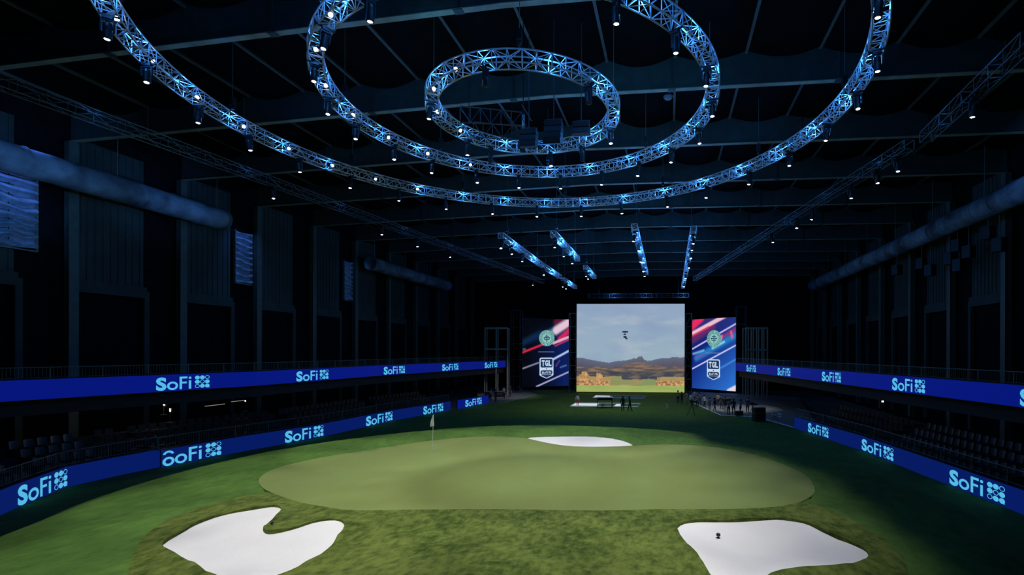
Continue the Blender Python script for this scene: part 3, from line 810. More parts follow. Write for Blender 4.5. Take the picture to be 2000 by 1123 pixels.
heads_on([(478, 395), (713, 462), (785, 485), (851, 505), (1039, 558)], 11.5, *LT, 'long left side truss', 'spotlights on the side trusses')
heads_on([(1914, 229)], 11.5, *RT, 'near right side truss', 'spotlights on the side trusses')
heads_on([(1735, 328), (1698, 361), (1636, 389), (1566, 430), (1558, 448), (1508, 476)], 11.5, *RT2, 'long right side truss', 'spotlights on the side trusses')

# chain hoists carrying the trusses
def hoist(p, ztop, label, grp):
    root = empty('chain_hoist', label, 'hoist', p, 0, grp)
    mb = MB(); mb.box((0, 0, .75), (.22, .26, .42)); mb.lathe([(.09, .50), (.12, .42), (.10, .30), (.02, .28)], 10); mb.build('motor', M_blk, root)
    mb = MB(); mb.tube((0, 0, .9), (0, 0, ztop-p[2]), .014, 4); mb.build('chain', M_rail, root)
    mb = MB(); mb.tube((0, 0, 0), (0, 0, .5), .02, 4); mb.build('hook', M_rail, root)
for k, n in ((0, 12), (1, 8), (2, 4)):
    r, z = RINGS[k][:2]
    for i in range(n):
        a = 2*pi*(i+.15)/n; x, y = RC.x+r*cos(a), RC.y+r*sin(a)
        hoist((x, y, z+SQ/2), 25.2, '%s chain hoist above the %s ring, counting anticlockwise from the right' % (ORD[i], ('outermost', 'middle', 'innermost')[k]), 'chain hoists above the %s ring' % ('outermost', 'middle', 'innermost')[k])
for i, (A, B) in enumerate(ST):
    for j, t in enumerate((.12, .88)):
        p = A.lerp(B, t); hoist((p.x, p.y, p.z+.25), 25.2, '%s chain hoist on the %s straight truss piece' % (('near', 'far')[j], ORD[i]), 'hoists on the straight trusses')
# thin drop cable visible right of the outer ring
# centre cluster: dark lattice frame and hanging speaker boxes inside the innermost ring
cz = 19.4
root = empty('hanging_frame', 'black lattice frame hanging inside the innermost ring', 'frame', (RC.x-1.6, RC.y, cz))
mb = MB()
for y in (-.9, .9):
    A = [Vector((-1.6+i*.55, y, -.15*i*.4)) for i in range(7)]; B = [Vector((-1.6+i*.55, y, .85-.15*i*.6)) for i in range(7)]
    mb.tube(A[0], A[-1], .03, 4); mb.tube(B[0], B[-1], .03, 4); lattice(mb, A, B, .02, 0)
for i in (0, 6): mb.tube((-1.6+i*.55, -.9, 0), (-1.6+i*.55, .9, 0), .03, 4); mb.tube((-1.6+i*.55, -.9, .7), (-1.6+i*.55, .9, .7), .03, 4)
mb.build('lattice', M_dim, root)
for x in (-1.5, 1.5):
    mb = MB(); mb.tube((x, 0, .4), (x, 0, 5.8), .02, 4); mb.build('cable', M_blk, root)
for i, (x, y, z, n, lb) in enumerate(((RC.x+.1, RC.y+.4, cz-.2, 3, 'black speaker cluster hanging left of centre in the innermost ring'), (RC.x+1.6, RC.y-.2, cz-.1, 4, 'black speaker cluster hanging at the centre of the rings'), (RC.x+2.9, RC.y+.6, cz+.1, 2, 'black speaker cluster hanging right of centre in the innermost ring'))):
    root = empty('speaker_cluster', lb, 'speaker', (x, y, z))
    for j in range(n):
        mb = MB(); M = Matrix.Translation((0, -.1*j*j*.3, -.32*j)) @ Matrix.Rotation(R(6*j), 4, 'X')
        mb.box((0, 0, 0), (.9, .55, .28), M=M); mb.box((0, -.28, 0), (.8, .03, .22), M=M); mb.build('cabinet', M_blk, root)
    mb = MB(); mb.box((0, 0, .22), (.9, .1, .1)); mb.tube((0, 0, .25), (0, 0, 5.6), .025, 5); mb.build('flying_bar', M_dim, root)
root = empty('drop_pole', 'vertical silver pole hanging inside the innermost ring', 'pole', (RC.x-.45, RC.y+1.2, 18.9))
mb = MB(); mb.tube((0, 0, 0), (0, 0, 1.7), .08, 10); mb.build('tube', M_alu, root)
mb = MB(); mb.box((0, 0, -.15), (.3, .3, .35)); mb.build('head_box', M_blk, root)
mb = MB(); mb.tube((0, 0, 1.7), (0, 0, 6.5), .02, 5); mb.build('cable', M_blk, root)

# ------------------------------------------------------------------ screens
def paint_screen(name, root, w, h, nx, ny, fn, strength=1.0):
    """w x h display in local x, z; the picture is shown by per-face emission"""
    vs = [(w*(i/nx-.5), 0, h*(1-j/ny)) for j in range(ny+1) for i in range(nx+1)]
    fs = [(j*(nx+1)+i, j*(nx+1)+i+1, (j+1)*(nx+1)+i+1, (j+1)*(nx+1)+i) for j in range(ny) for i in range(nx)]
    me = bpy.data.meshes.new(name); me.from_pydata(vs, [], fs)
    ca = me.color_attributes.new('picture', 'FLOAT_COLOR', 'POINT'); buf = []
    for j in range(ny+1):
        for i in range(nx+1): buf += list(lin(fn(i/nx, j/ny)))+[1]
    ca.data.foreach_set('color', buf)
    m = bpy.data.materials.new(name+'_picture'); m.use_nodes = True; nt = m.node_tree; b = nt.nodes['Principled BSDF']
    at_ = nt.nodes.new('ShaderNodeAttribute'); at_.attribute_name = 'picture'
    b.inputs['Base Color'].default_value = (.01, .01, .01, 1); b.inputs['Specular IOR Level'].default_value = .1
    nt.links.new(at_.outputs['Color'], b.inputs['Emission Color']); b.inputs['Emission Strength'].default_value = strength
    me.materials.append(m); return link(name, me, root)
def mix(a, b, t): t = max(0, min(1, t)); return tuple(a[i]*(1-t)+b[i]*t for i in range(3))
def nz(x, y, z=0): return noise.fractal(Vector((x, y, z)), 1.0, 2.0, 4)
ridge = [(0, .615), (.05, .612), (.10, .628), (.2, .65), (.30, .668), (.36, .652), (.42, .645), (.47, .638), (.515, .625), (.53, .612), (.545, .622), (.565, .612), (.58, .592), (.595, .60), (.60, .588), (.612, .60), (.625, .63), (.66, .645), (.70, .640), (.74, .626), (.8, .612), (.86, .614), (.9, .598), (.915, .605), (.93, .598), (.95, .61), (1, .603)]
def interp(T, x):
    for (a, p), (b, q) in zip(T, T[1:]):
        if x <= b: return p+(q-p)*(x-a)/(b-a)
    return T[-1][1]
def landscape(u, v):
    c = mix((144, 164, 192), (152, 176, 190), v*1.5)
    c = mix(c, (172, 184, 198), max(0, nz(u*3, v*8, 1))*.9)
    c = mix(c, (134, 154, 186), max(0, nz(u*2.2+5, v*5, 2))*.8)
    if hypot((u-.452)/.030, (v-.318)/.010) < 1 or hypot((u-.448)/.013, (v-.345)/.008) < 1 or hypot((u-.45)/.017, (v-.375)/.013) < 1 or hypot((u-.462)/.012, (v-.392)/.010) < 1: c = (30, 42, 62)
    r = interp(ridge, u)
    if v > r: c = mix((98, 104, 126), (88, 86, 102), (v-r)/.08)
    if v > .66 and .43 < u < .78 and v > .655+abs(u-.58)*.25: c = mix((104, 92, 92), (140, 116, 98), .5+1.4*nz(u*14, v*40))
    e = .715+.02*nz(u*4, 0, 3)+(-.012 if u > .7 else 0)
    if v > e:
        c = mix((84, 80, 84), (142, 116, 92), .45+1.3*nz(u*9, v*46, 4))
    if v > .765+.012*nz(u*5, 0, 7): c = mix((66, 68, 80), (118, 104, 92), .25+1.2*nz(u*10, v*45, 5))
    if v > .825+.012*nz(u*7, 0, 9)+(.03 if .42 < u < .75 else 0):
        c = mix((182, 140, 92), (150, 148, 96), .5+1.2*nz(u*14, v*40, 6))
        if .32 < u < .78: c = mix((128, 146, 96), (160, 140, 96), .4+nz(u*8, v*30, 8))
    for cu_, cw, top in ((.07, .045, .775), (.215, .03, .785)):
        if abs(u-cu_) < cw and v > top+.35*abs(u-cu_)+.03*nz(u*40, 0, 4) and v < .87: c = mix((176, 128, 84), (206, 162, 108), .5+1.6*nz(u*40, v*20, 1))
    if .87 < v < .925 and (u < .31 or u > .74): c = mix((150, 104, 74), (212, 168, 116), .5+1.8*nz(u*45, v*40, 2))
    if v > .925+.01*nz(u*6, 0, 2): c = mix((148, 170, 92), (166, 180, 104), .5+nz(u*4, v*30, 3))
    return c
def streak(c, u, v, a, b, wd, col, soft=.5, al=1):
    (x0, y0), (x1, y1) = a, b; dx, dy = x1-x0, (y1-y0); L2 = dx*dx+dy*dy
    t = ((u-x0)*dx+(v-y0)*dy)/L2; tt = max(0, min(1, t))
    d = hypot(u-x0-tt*dx, v-y0-tt*dy)
    k = 1-sm(wd*(1-soft), wd, d)
    return mix(c, col, k*al)
def side_right(u, v):
    c = mix((14, 34, 118), (44, 112, 205), (u*.7+v*.9-.5))
    c = mix(c, (60, 50, 120), (1-v*3)*(1-u*.6))
    for s in (((0, .30), (.5, .10), .10, (128, 44, 96), .8, .7), ((-.05, .12), (.22, -.02), .09, (232, 42, 96), .6, 1), ((0, .205), (.85, -.05), .045, (238, 190, 205), .6, 1), ((0, .24), (.4, .12), .025, (205, 50, 96), .8, .9),
              ((.1, .56), (1, .24), .09, (38, 128, 196), .9, .9), ((.6, .30), (1, .16), .05, (180, 50, 120), .9, .7), ((.48, .42), (.75, .33), .03, (150, 215, 235), .9, .9), ((.02, .50), (.28, .45), .03, (130, 190, 225), .9, .8),
              ((.05, .56), (.30, .51), .02, (140, 60, 170), .9, .8), ((.68, .30), (.70, .25), .03, (235, 120, 150), .7, .9), ((.92, .27), (.90, .20), .035, (240, 90, 130), .7, .9),
              ((0, .43), (1, .09), .016, (200, 190, 232), .6, 1), ((0, .72), (1, .38), .014, (205, 205, 242), .6, 1), ((.68, .69), (1, .57), .025, (70, 140, 225), .9, .8), ((.85, 1.02), (1.1, .93), .06, (225, 215, 230), .4, 1)):
        c = streak(c, u, v, *s)
    return c
def side_left(u, v):
    c = mix((5, 6, 12), (12, 30, 92), u*1.25-.1)
    c = mix(c, (4, 4, 8), (1-v*4)*(1-u*.5)*1.4)
    c = mix(c, (4, 6, 12), (v-.72)*3*(1-u*1.1))
    for s in (((.0, .36), (.4, .22), .09, (14, 46, 84), .9, .8), ((.72, .05), (1, -.02), .10, (110, 26, 60), .9, .8), ((.5, .24), (.95, .06), .085, (96, 156, 172), .95, .9), ((.72, .17), (1.05, .02), .10, (226, 196, 212), .7, 1), ((.80, .30), (1.05, .14), .075, (206, 40, 92), .8, 1),
              ((.66, .36), (1.02, .26), .032, (232, 168, 190), .7, 1), ((.7, .40), (1.02, .30), .02, (196, 50, 100), .8, .9), ((0, .50), (.45, .375), .026, (222, 34, 66), .8, 1), ((0, .455), (.06, .45), .03, (90, 120, 140), .9, .7),
              ((.66, .60), (1.0, .475), .026, (170, 196, 236), .7, 1), ((0, .735), (.34, .65), .02, (140, 146, 172), .8, .9), ((.72, .70), (.80, .62), .025, (96, 60, 130), .8, .8), ((.82, .72), (.95, .69), .02, (90, 120, 180), .8, .8),
              ((.3, 1.0), (1.02, .785), .018, (168, 166, 206), .7, 1)):
        c = streak(c, u, v, *s)
    return c
M_pale = emit('screen_pale_blue', lin((196, 214, 236)), 1)
M_navy = emit('screen_navy', lin((26, 52, 92)), 1)
M_mint = emit('screen_mint', lin((138, 196, 188)), 1)
M_mint2 = emit('screen_mint_pale', lin((190, 222, 218)), 1)
M_teal = emit('screen_dark_teal', lin((38, 92, 104)), 1)
M_line = emit('screen_divider', lin((120, 140, 170)), 1)
def flat(name, V, Fc, root, m, dy, mirror=False):
    mb = MB(); mb.add([(x, dy, z) for x, z in V], Fc); return mb.build(name, m, root)
def rrect(x0, x1, z0, z1, r, pt=0, n=5):
    P = []
    for cx, cz_, a0 in ((x1-r, z1-r, 0), (x0+r, z1-r, 90)):
        P += [(cx+r*cos(R(a0+90*k/n)), cz_+r*sin(R(a0+90*k/n))) for k in range(n+1)]
    if pt: P += [(x0, z0+pt), (x0+(x1-x0)*.1, z0+pt*.7), ((x0+x1)/2, z0), (x1-(x1-x0)*.1, z0+pt*.7), (x1, z0+pt)]
    else:
        for cx, cz_, a0 in ((x0+r, z0+r, 180), (x1-r, z0+r, 270)): P += [(cx+r*cos(R(a0+90*k/n)), cz_+r*sin(R(a0+90*k/n))) for k in range(n+1)]
    return P
def poly_piece(name, P, root, m, dy): return flat(name, P, [tuple(range(len(P)))], root, m, dy)
def side_screen(pa, pb, z0, z1, fn, label, badge, seal, div, dim=1.0):
    mid = (pa+pb)/2; d = pb-pa; W = d.length; Hh = z1-z0
    root = empty('side_screen', label, 'LED screen', (mid.x, mid.y, z0), atan2(d.y, d.x))
    paint_screen('screen', root, W, Hh, 90, 140, fn)
    mb = MB(); mb.box((0, .22, Hh/2), (W+.1, .36, Hh+.1)); mb.build('cabinet_frame', M_blk, root)
    def X(u): return W*(u-.5)
    def Zv(v): return Hh*(1-v)
    cx, cz_ = X(seal[0]), Zv(seal[1]); r = seal[2]
    g = flat('seal', *ring2(cx, cz_, r, 0, 40), root, M_mint, -.03)
    V, Fc = [], []
    def put(q): n = len(V); V.extend(q[0]); Fc.extend([tuple(i+n for i in f) for f in q[1]])
    put(ring2(cx, cz_, r*.97, r*.93, 40)); put(ring2(cx, cz_, r*.66, r*.61, 40))
    for k in range(26):
        a = 2*pi*k/26; 
        if k % 13 == 6: continue
        e = Vector((cos(a), sin(a))); tt = Vector((-e.y, e.x))
        put(([tuple(Vector((cx, cz_))+e*r*q+tt*r*s) for q, s in ((.72, -.05), (.72, .05), (.88, .05), (.88, -.05))], [(0, 1, 2, 3)]))
    flat('seal_lettering', V, Fc, g, M_teal, -.045)
    V, Fc = [], []
    put(([(cx-r*.05, cz_-r*.5), (cx+r*.05, cz_-r*.5), (cx+r*.05, cz_+r*.5), (cx-r*.05, cz_+r*.5)], [(0, 1, 2, 3)]))
    for zz, wd in ((.25, .28), (.05, .42), (-.18, .34)): put(([(cx-r*wd, cz_+r*(zz-.05)), (cx+r*wd, cz_+r*(zz-.05)), (cx+r*wd, cz_+r*(zz+.05)), (cx-r*wd, cz_+r*(zz+.05))], [(0, 1, 2, 3)]))
    for sx in (-.3, .3): put(ring2(cx+r*sx, cz_+.02, r*.1, 0, 10))
    flat('seal_emblem', V, Fc, g, M_navy, -.045)
    mb = MB(); mb.box((X(div[0])/2+X(div[1])/2, -.03, Zv(div[2])), (X(div[1])-X(div[0]), .02, .10)); mb.build('divider_line', M_line, root)
    u0, u1, v0, v1 = badge; x0, x1, zb, zt = X(u0), X(u1), Zv(v1), Zv(v0); bw, bh = x1-x0, zt-zb
    bd = poly_piece('badge', rrect(x0, x1, zb, zt, bw*.13, bh*.17), root, M_pale, -.03)
    poly_piece('badge_upper_panel', rrect(x0+bw*.07, x1-bw*.07, zb+bh*.53, zt-bh*.05, bw*.08), bd, M_navy, -.045)
    poly_piece('badge_lower_panel', rrect(x0+bw*.07, x1-bw*.07, zb+bh*.20, zb+bh*.40, bh*.09), bd, M_navy, -.045)
    P = [(x0+bw*.08, zb+bh*.185), (x0+bw*.15, zb+bh*.15), ((x0+x1)/2, zb+bh*.035), (x1-bw*.15, zb+bh*.15), (x1-bw*.08, zb+bh*.185)]
    poly_piece('badge_point', P, bd, M_navy, -.045)
    flat('badge_star', *ring2((x0+x1)/2, zb+bh*.465, bw*.045, 0, 8), bd, M_navy, -.045)
    V, Fc = [], []
    for k, ch in enumerate('TGL'): put(norm_glyph(ch, x0+bw*(.15+.245*k), zb+bh*.60, bw*(.215), bh*.28, .05))
    flat('badge_title', V, Fc, bd, M_pale, -.06)
    V2, F2 = LOGO; flat('badge_word', [(x0+bw*(.17+x/3.3*.66), zb+bh*(.245+y*.10)) for x, y in V2], F2, bd, M_pale, -.06)
    return root
# left and right portrait screens
zs0, zs1 = .66, 13.75
side_screen(at(1020, 700, 95.0).to_2d(), at(1110.5, 700, 98.4).to_2d(), zs0, zs1, side_left, 'tall portrait LED screen left of the big screen with red streaks', (.365, .665, .575, .885), (.52, .285, 1.55), (.34, .68, .49))
side_screen(at(1352, 700, 97.6).to_2d(), at(1437, 700, 90.0).to_2d(), .35, 13.75, side_right, 'tall portrait LED screen right of the big screen with blue streaks', (.36, .66, .575, .865), (.52, .285, 1.62), (.33, .66, .485))
a = at(1126.3, 680, 90.9); b = at(1337, 680, 90.0); d = (b-a).to_2d(); mid = (a+b)/2
root = empty('main_screen', 'huge bright simulator screen showing a desert landscape under a pale sky', 'LED screen', (mid.x, mid.y, .12), atan2(d.y, d.x))
paint_screen('screen', root, d.length, 16.0, 220, 180, landscape)
mb = MB(); mb.box((0, .3, 8.0), (d.length+.12, .5, 16.1)); mb.build('cabinet_frame', M_blk, root)
# low black plinth under the screen
mb = MB(); mb.box((0, 0, 0), (d.length+.3, .6, .7)); o = mb.build('screen_plinth', M_blk, loc=(mid.x-.0*d.y, mid.y+.35, -.25)); o.rotation_euler = (0, 0, atan2(d.y, d.x)); tag(o, 'low black plinth under the big landscape screen', 'plinth')

# scaffold towers flanking the screens
def tower(p, w_, dpt, h, rungs, label, m, name='scaffold_tower', rz=None, r=.05):
    root = empty(name, label, 'scaffold', (p.x, p.y, 0), TH*0 if rz is None else rz)
    for sx in (-1, 1):
        for sy in (-1, 1):
            mb = MB(); mb.tube((sx*w_/2, sy*dpt/2, -.4), (sx*w_/2, sy*dpt/2, h), r, 6); mb.build('upright', m, root)
    mb = MB()
    for i in range(rungs+1):
        z = h*i/rungs if rungs else h
        z = max(.1, z)
        for s in (-1, 1): mb.tube((-w_/2, s*dpt/2, z), (w_/2, s*dpt/2, z), r*.8, 5); mb.tube((s*w_/2, -dpt/2, z), (s*w_/2, dpt/2, z), r*.8, 5)
    mb.build('crossbar', m, root)
    mb = MB()
    for i in range(rungs):
        z0, z1 = h*i/rungs, h*(i+1)/rungs
        mb.tube((-w_/2 if i % 2 else w_/2, dpt/2, z0), (w_/2 if i % 2 else -w_/2, dpt/2, z1), r*.6, 5)
    mb.build('brace', m, root); return root
tower(at(1119, 700, 92.5).to_2d(), 1.3, 1.2, 14.5, 6, 'dark scaffold tower between the left and big screens', M_steel)
tower(at(1345, 700, 92.0).to_2d(), 1.1, 1.2, 14.5, 6, 'dark scaffold tower between the big and right screens', M_steel)
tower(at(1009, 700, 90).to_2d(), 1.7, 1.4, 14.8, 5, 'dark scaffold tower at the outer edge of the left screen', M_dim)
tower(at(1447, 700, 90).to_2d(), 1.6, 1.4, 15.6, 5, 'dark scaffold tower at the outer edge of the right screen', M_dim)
def frame_unit(pxs, ys_, Z, label, nb, lower):
    A = at(pxs[0], 700, Z); B = at(pxs[1], 700, Z); zt = at((pxs[0]+pxs[1])/2, ys_[0], Z).z; zb = at((pxs[0]+pxs[1])/2, ys_[1], Z).z
    dd = (B-A).to_2d(); W = dd.length; m = (A+B)/2
    root = empty('steel_viewing_frame', label, 'frame', (m.x, m.y, 0), atan2(dd.y, dd.x))
    mb = MB(); mb.box((0, 0, zt), (W, .3, .3)); mb.box((0, 0, zb), (W, .3, .3)); mb.build('beam', M_steel, root)
    for i in range(nb+1):
        mb = MB(); x = -W/2+W*i/nb; mb.box((x, 0, zt/2+(0 if lower else 0)), (.16, .16, zt)); mb.build('upright', M_steel, root)
    mb = MB()
    for i in range(nb+1): mb.box((-W/2+W*i/nb, 1.6, zt/2), (.14, .14, zt))
    mb.box((0, 1.6, zt), (W, .2, .2)); mb.build('rear_frame', M_steel, root)
frame_unit((947, 991), (641, 682), 84, 'open steel frame on the far end of the left upper deck', 2, True)
frame_unit((1457, 1499), (641, 683), 79, 'open steel frame on the far end of the right upper deck', 4, True)
# header truss above the big screen
hoist(at(1170, 578, 97)+Vector((0, 0, .4)), 25.2, 'near-left chain hoist above the header truss', 'header hoists'); hoist(at(1325, 577, 96)+Vector((0, 0, .4)), 25.2, 'right chain hoist above the header truss', 'header hoists')
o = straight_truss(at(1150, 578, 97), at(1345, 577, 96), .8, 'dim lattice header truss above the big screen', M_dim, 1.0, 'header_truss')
for p in (at(1200, 578, 96.8), at(1262, 578, 96.5), at(1335, 577, 96)): blue(p+Vector((0, -.8, 0)), 110)

# ------------------------------------------------------------------ tee area
def quad_thing(name, px, m, label, cat, z=.04, th=.04, border=None):
    P = [ground(a, b, z) for a, b in px]; mb = MB(); n = len(P)
    mb.add([(p.x, p.y, z) for p in P]+[(p.x, p.y, z-th) for p in P], [tuple(range(n)), tuple(range(n, 2*n))[::-1]]+[(i, (i+1) % n, n+(i+1) % n, n+i) for i in range(n)])
    root = empty(name, label, cat, (0, 0, 0)); mb.build('turf_pad', m, root)
    if border:
        mb = MB(); mb.path([(p.x, p.y, z+.01) for p in P], .10, 4, closed=True); mb.build('border_frame', border, root)
    return root, P
r1, P = quad_thing('tee_mat', [(1114, 793.5), (1124, 787.5), (1251, 788.5), (1246, 795)], M_mat, 'nearer long tee mat with a pale border in front of the big screen', 'mat', border=M_matw)
for nm, px in (('white_panel', [(1114, 793.5), (1124, 787.5), (1170, 788), (1164, 794)]), ('white_panel', [(1198, 794), (1204, 789), (1214, 789), (1210, 794.5)])):
    Q = [ground(a, b, .06) for a, b in px]; mb = MB(); mb.add([(p.x, p.y, .06) for p in Q], [(0, 1, 2, 3)]); mb.build(nm, M_pad, r1)
r2, P = quad_thing('tee_mat', [(1158, 776.5), (1164, 772.5), (1261, 774), (1256, 778.5)], M_mat, 'farther tee mat with a pale border right below the big screen', 'mat', border=M_matw)
Q = [ground(a, b, .06) for a, b in ((1158, 776.5), (1164, 772.5), (1192, 773), (1187, 777))]; mb = MB(); mb.add([(p.x, p.y, .06) for p in Q], [(0, 1, 2, 3)]); mb.build('white_panel', M_pad, r2)
def table(px, py, w_, dp, h, label, top=M_tab):
    p = ground(px, py); root = empty('work_table', label, 'table', (p.x, p.y, 0), TH)
    mb = MB(); mb.box((0, 0, h), (w_, dp, .06)); mb.build('table_top', top, root)
    mb = MB(); mb.box((0, 0, h-.2), (w_-.1, dp-.1, .3)); mb.build('apron', M_blk, root)
    for sx in (-1, 1):
        for sy in (-1, 1):
            mb = MB(); mb.box((sx*(w_/2-.08), sy*(dp/2-.08), h/2), (.07, .07, h)); mb.build('leg', M_blk, root)
table(1181, 797, 2.1, 1.3, 1.45, 'tall white-topped table with black legs on the near tee mat')
p = ground(1177, 797.5); root = empty('folding_stool', 'small dark stool under the tall white-topped table', 'stool', (p.x, p.y, 0))
mb = MB(); mb.lathe([(.18, .44), (.2, .47), (.18, .5)], 12); mb.build('seat', M_blk, root)
for k in range(4):
    a = k*pi/2+.4; mb = MB(); mb.tube((.12*cos(a), .12*sin(a), .45), (.24*cos(a), .24*sin(a), 0), .018, 5); mb.build('leg', M_blk, root)
p = ground(1303, 798); root = empty('tee_marker_tripod', 'small pale tripod marker standing alone on the fairway', 'marker', (p.x, p.y, 0))
for k in range(3):
    a = k*2*pi/3; mb = MB(); mb.tube((0, 0, .45), (.3*cos(a), .3*sin(a), 0), .025, 5); mb.build('leg', M_matw, root)
mb = MB(); mb.lathe([(.05, .42), (.09, .46), (.09, .58), (.03, .62)], 10); mb.build('head', M_matw, root)

# ------------------------------------------------------------------ people
SKIN = [mat('skin_light', (.45, .27, .19), .6), mat('skin_tan', (.30, .17, .11), .6), mat('skin_dark', (.12, .07, .05), .6)]
HAIR = mat('dark_hair', (.02, .014, .01), .7)
CL = {k: mat('cloth_'+k, c, .85, 0, .12, 12) for k, c in dict(white=(.72, .72, .70), red=(.42, .03, .04), black=(.012, .012, .014), navy=(.015, .022, .05), grey=(.22, .23, .24), olive=(.10, .14, .06), khaki=(.28, .23, .16), pale_blue=(.30, .38, .46)).items()}
def body_mesh(pose, shirt, trouser, skin):
    """one continuous skin surface grown from a posed skeleton"""
    hip = .94; lean = pose.get('lean', 0)
    sp = [(0, 0, hip), (0, lean*.3, 1.10), (0, lean*.6, 1.26), (0, lean, 1.42), (0, lean+.01, 1.50), (0, lean+.02, 1.58), (0, lean+.025, 1.66), (0, lean+.02, 1.735)]
    rad = [.155, .135, .155, .13, .058, .078, .098, .062]; E_ = [(i, i+1) for i in range(7)]
    V = [Vector(p) for p in sp]; Rd = list(rad)
    def chain(root, pts, rs):
        prev = root
        for p, r in zip(pts, rs): V.append(Vector(p)); Rd.append(r); E_.append((prev, len(V)-1)); prev = len(V)-1
        return prev
    for s in (-1, 1):
        st = pose['stride']*s
        chain(0, [(s*.10, 0, hip-.06), (s*.11, st*.45, .50), (s*.115, st*.45+(-st if st < 0 else 0)*.0+st*.5, .09), (s*.125, st*.95-.14, .045)], [.105, .068, .045, .042])
        ar = pose['arms'][0 if s < 0 else 1]
        hx, hy, hz = ar
        sh = Vector((s*.19, lean, 1.40)); hand = Vector((s*abs(hx), hy, hz)); mid_ = (sh+hand)/2+Vector((s*.05, .06, -.03))
        e = chain(3, [sh, mid_, hand], [.062, .045, .032])
        d_ = (hand-mid_).normalized(); side = d_.cross(Vector((0, 1, .2))).normalized()
        palm = chain(e, [hand+d_*.07], [.034])
        for k in range(4):
            o_ = side*(k-1.5)*.02; q = hand+d_*.09+o_
            f1 = chain(palm, [q+d_*.03, q+d_*(.07-.008*abs(k-1))+Vector((0, -.012, 0))], [.010, .008])
        chain(e, [hand+d_*.03+Vector((0, -.035, 0)), hand+d_*.075+Vector((0, -.05, 0))], [.012, .009])
    chain(6, [(0, lean-.085, 1.64)], [.018])
    me = bpy.data.meshes.new('body'); me.from_pydata([tuple(v) for v in V], E_, [])
    o = bpy.data.objects.new('tmp_body', me); C.objects.link(o)
    md = o.modifiers.new('skin', 'SKIN'); md.use_smooth_shade = True
    for i, sv in enumerate(me.skin_vertices[0].data): sv.radius = (Rd[i], Rd[i]*(.72 if i < 4 else 1)); sv.use_root = (i == 0)
    sb = o.modifiers.new('s', 'SUBSURF'); sb.levels = 1; sb.render_levels = 1
    dg = bpy.context.evaluated_depsgraph_get(); dg.update()
    out = bpy.data.meshes.new_from_object(o.evaluated_get(dg)); C.objects.unlink(o); bpy.data.objects.remove(o)
    for m in (SKIN[skin], CL[shirt], CL[trouser], M_blk): out.materials.append(m)
    hands = [Vector((s*abs(a[0]), a[1], a[2])) for s, a in zip((-1, 1), pose['arms'])]
    for p in out.polygons:
        c = p.center; mi = 1
        if c.z > 1.50: mi = 0
        elif c.z < .07 : mi = 3
        elif c.z < .96 and abs(c.x) < .24 and not any((c-h).length < .12 for h in hands) and not (abs(c.x) > .19 and c.z > .75): mi = 2
        if any((c-h).length < .13 for h in hands) and c.z > .3: mi = 0
        p.material_index = mi; p.use_smooth = True
    return out
POSES = dict(stand=dict(stride=.05, arms=((.27, -.02, .80), (.27, -.05, .80))), walk=dict(stride=.24, arms=((.26, .16, .86), (.26, -.2, .88))),
             wide=dict(stride=.12, lean=-.05, arms=((.30, -.10, .82), (.22, -.30, 1.12))), operate=dict(stride=.14, lean=-.06, arms=((.16, -.42, 1.28), (.18, -.36, 1.20))), fold=dict(stride=.04, arms=((.05, -.2, 1.18), (.06, -.24, 1.12))))
n_person = [0]
def person(px, py, top, pose, shirt, trouser, skin, face, label, z=0):
    p = ground(px, py, z); Zc = -(p.x-CAM.x)*sin(TH)+p.y*cos(TH)
    hgt = (py-top)*Zc/F; sc = max(.93, min(1.08, hgt/1.78)); sc = sc if hgt > 1.2 else .95
    o = link('person', body_mesh(POSES[pose], shirt, trouser, skin), None, (p.x, p.y, z+.005)); o.scale = (sc, sc, sc); o.rotation_euler = (0, 0, face)
    tag(o, label, 'person'); ln = POSES[pose].get('lean', 0)
    mb = MB(); M = Matrix.Translation((0, ln+.035, 1.655)) @ Matrix.Diagonal((1, 1.1, 1.15, 1))
    mb.lathe([(.075, -.10), (.10, -.05), (.108, .0), (.100, .05), (.07, .09), (.02, .105)], 12, M); mb.build('hair', HAIR, o, smooth=True)
    return o
person(1128, 792.5, 769, 'stand', 'white', 'red', 0, .5, 'person in white shirt and red trousers at the left end of a tee mat', .05)
person(1216.5, 803, 771, 'stand', 'black', 'black', 1, 2.8, 'person in all black standing just right of the tall table')
person(1230, 803.5, 771, 'walk', 'navy', 'black', 0, 1.9, 'person in navy walking beside the one in all black')
person(1324, 788, 760, 'fold', 'olive', 'black', 0, 0, 'person in an olive top near the lower right corner of the big screen')
person(1331.5, 788, 765, 'stand', 'black', 'black', 1, .5, 'person in black next to the one in the olive top')
person(1341, 790, 762, 'wide', 'khaki', 'khaki', 0, -.6, 'person in khaki leading the crew group by the big screen corner')
person(1356, 787, 760, 'operate', 'white', 'grey', 0, .8, 'person in a white shirt in the crew group left of the right screen')
person(1366, 790, 766, 'fold', 'pale_blue', 'black', 1, -.4, 'person in a pale blue shirt behind the camera operator')
person(1386, 802, 776, 'wide', 'grey', 'grey', 0, .3, 'person in grey clothes on the edge of the right apron', .035)
person(1396, 805, 777, 'walk', 'black', 'grey', 2, 1.2, 'person in black top and grey trousers walking on the right apron', .035)
person(1409, 799, 765, 'stand', 'navy', 'navy', 0, -1, 'person in navy at the centre of the right apron crew', .035)
person(1423, 811, 773, 'fold', 'pale_blue', 'black', 0, .4, 'person in pale blue and black near the white kerb', .035)
person(1433, 810, 774, 'stand', 'black', 'black', 1, 2.6, 'tall person in black near the middle of the white kerb', .035)
person(1446, 811, 779, 'operate', 'grey', 'black', 0, .9, 'person in a grey top reaching forward at the right kerb', .035)
person(1460, 806, 774, 'stand', 'navy', 'black', 0, -.8, 'person in dark navy beside the black equipment cart', .035)
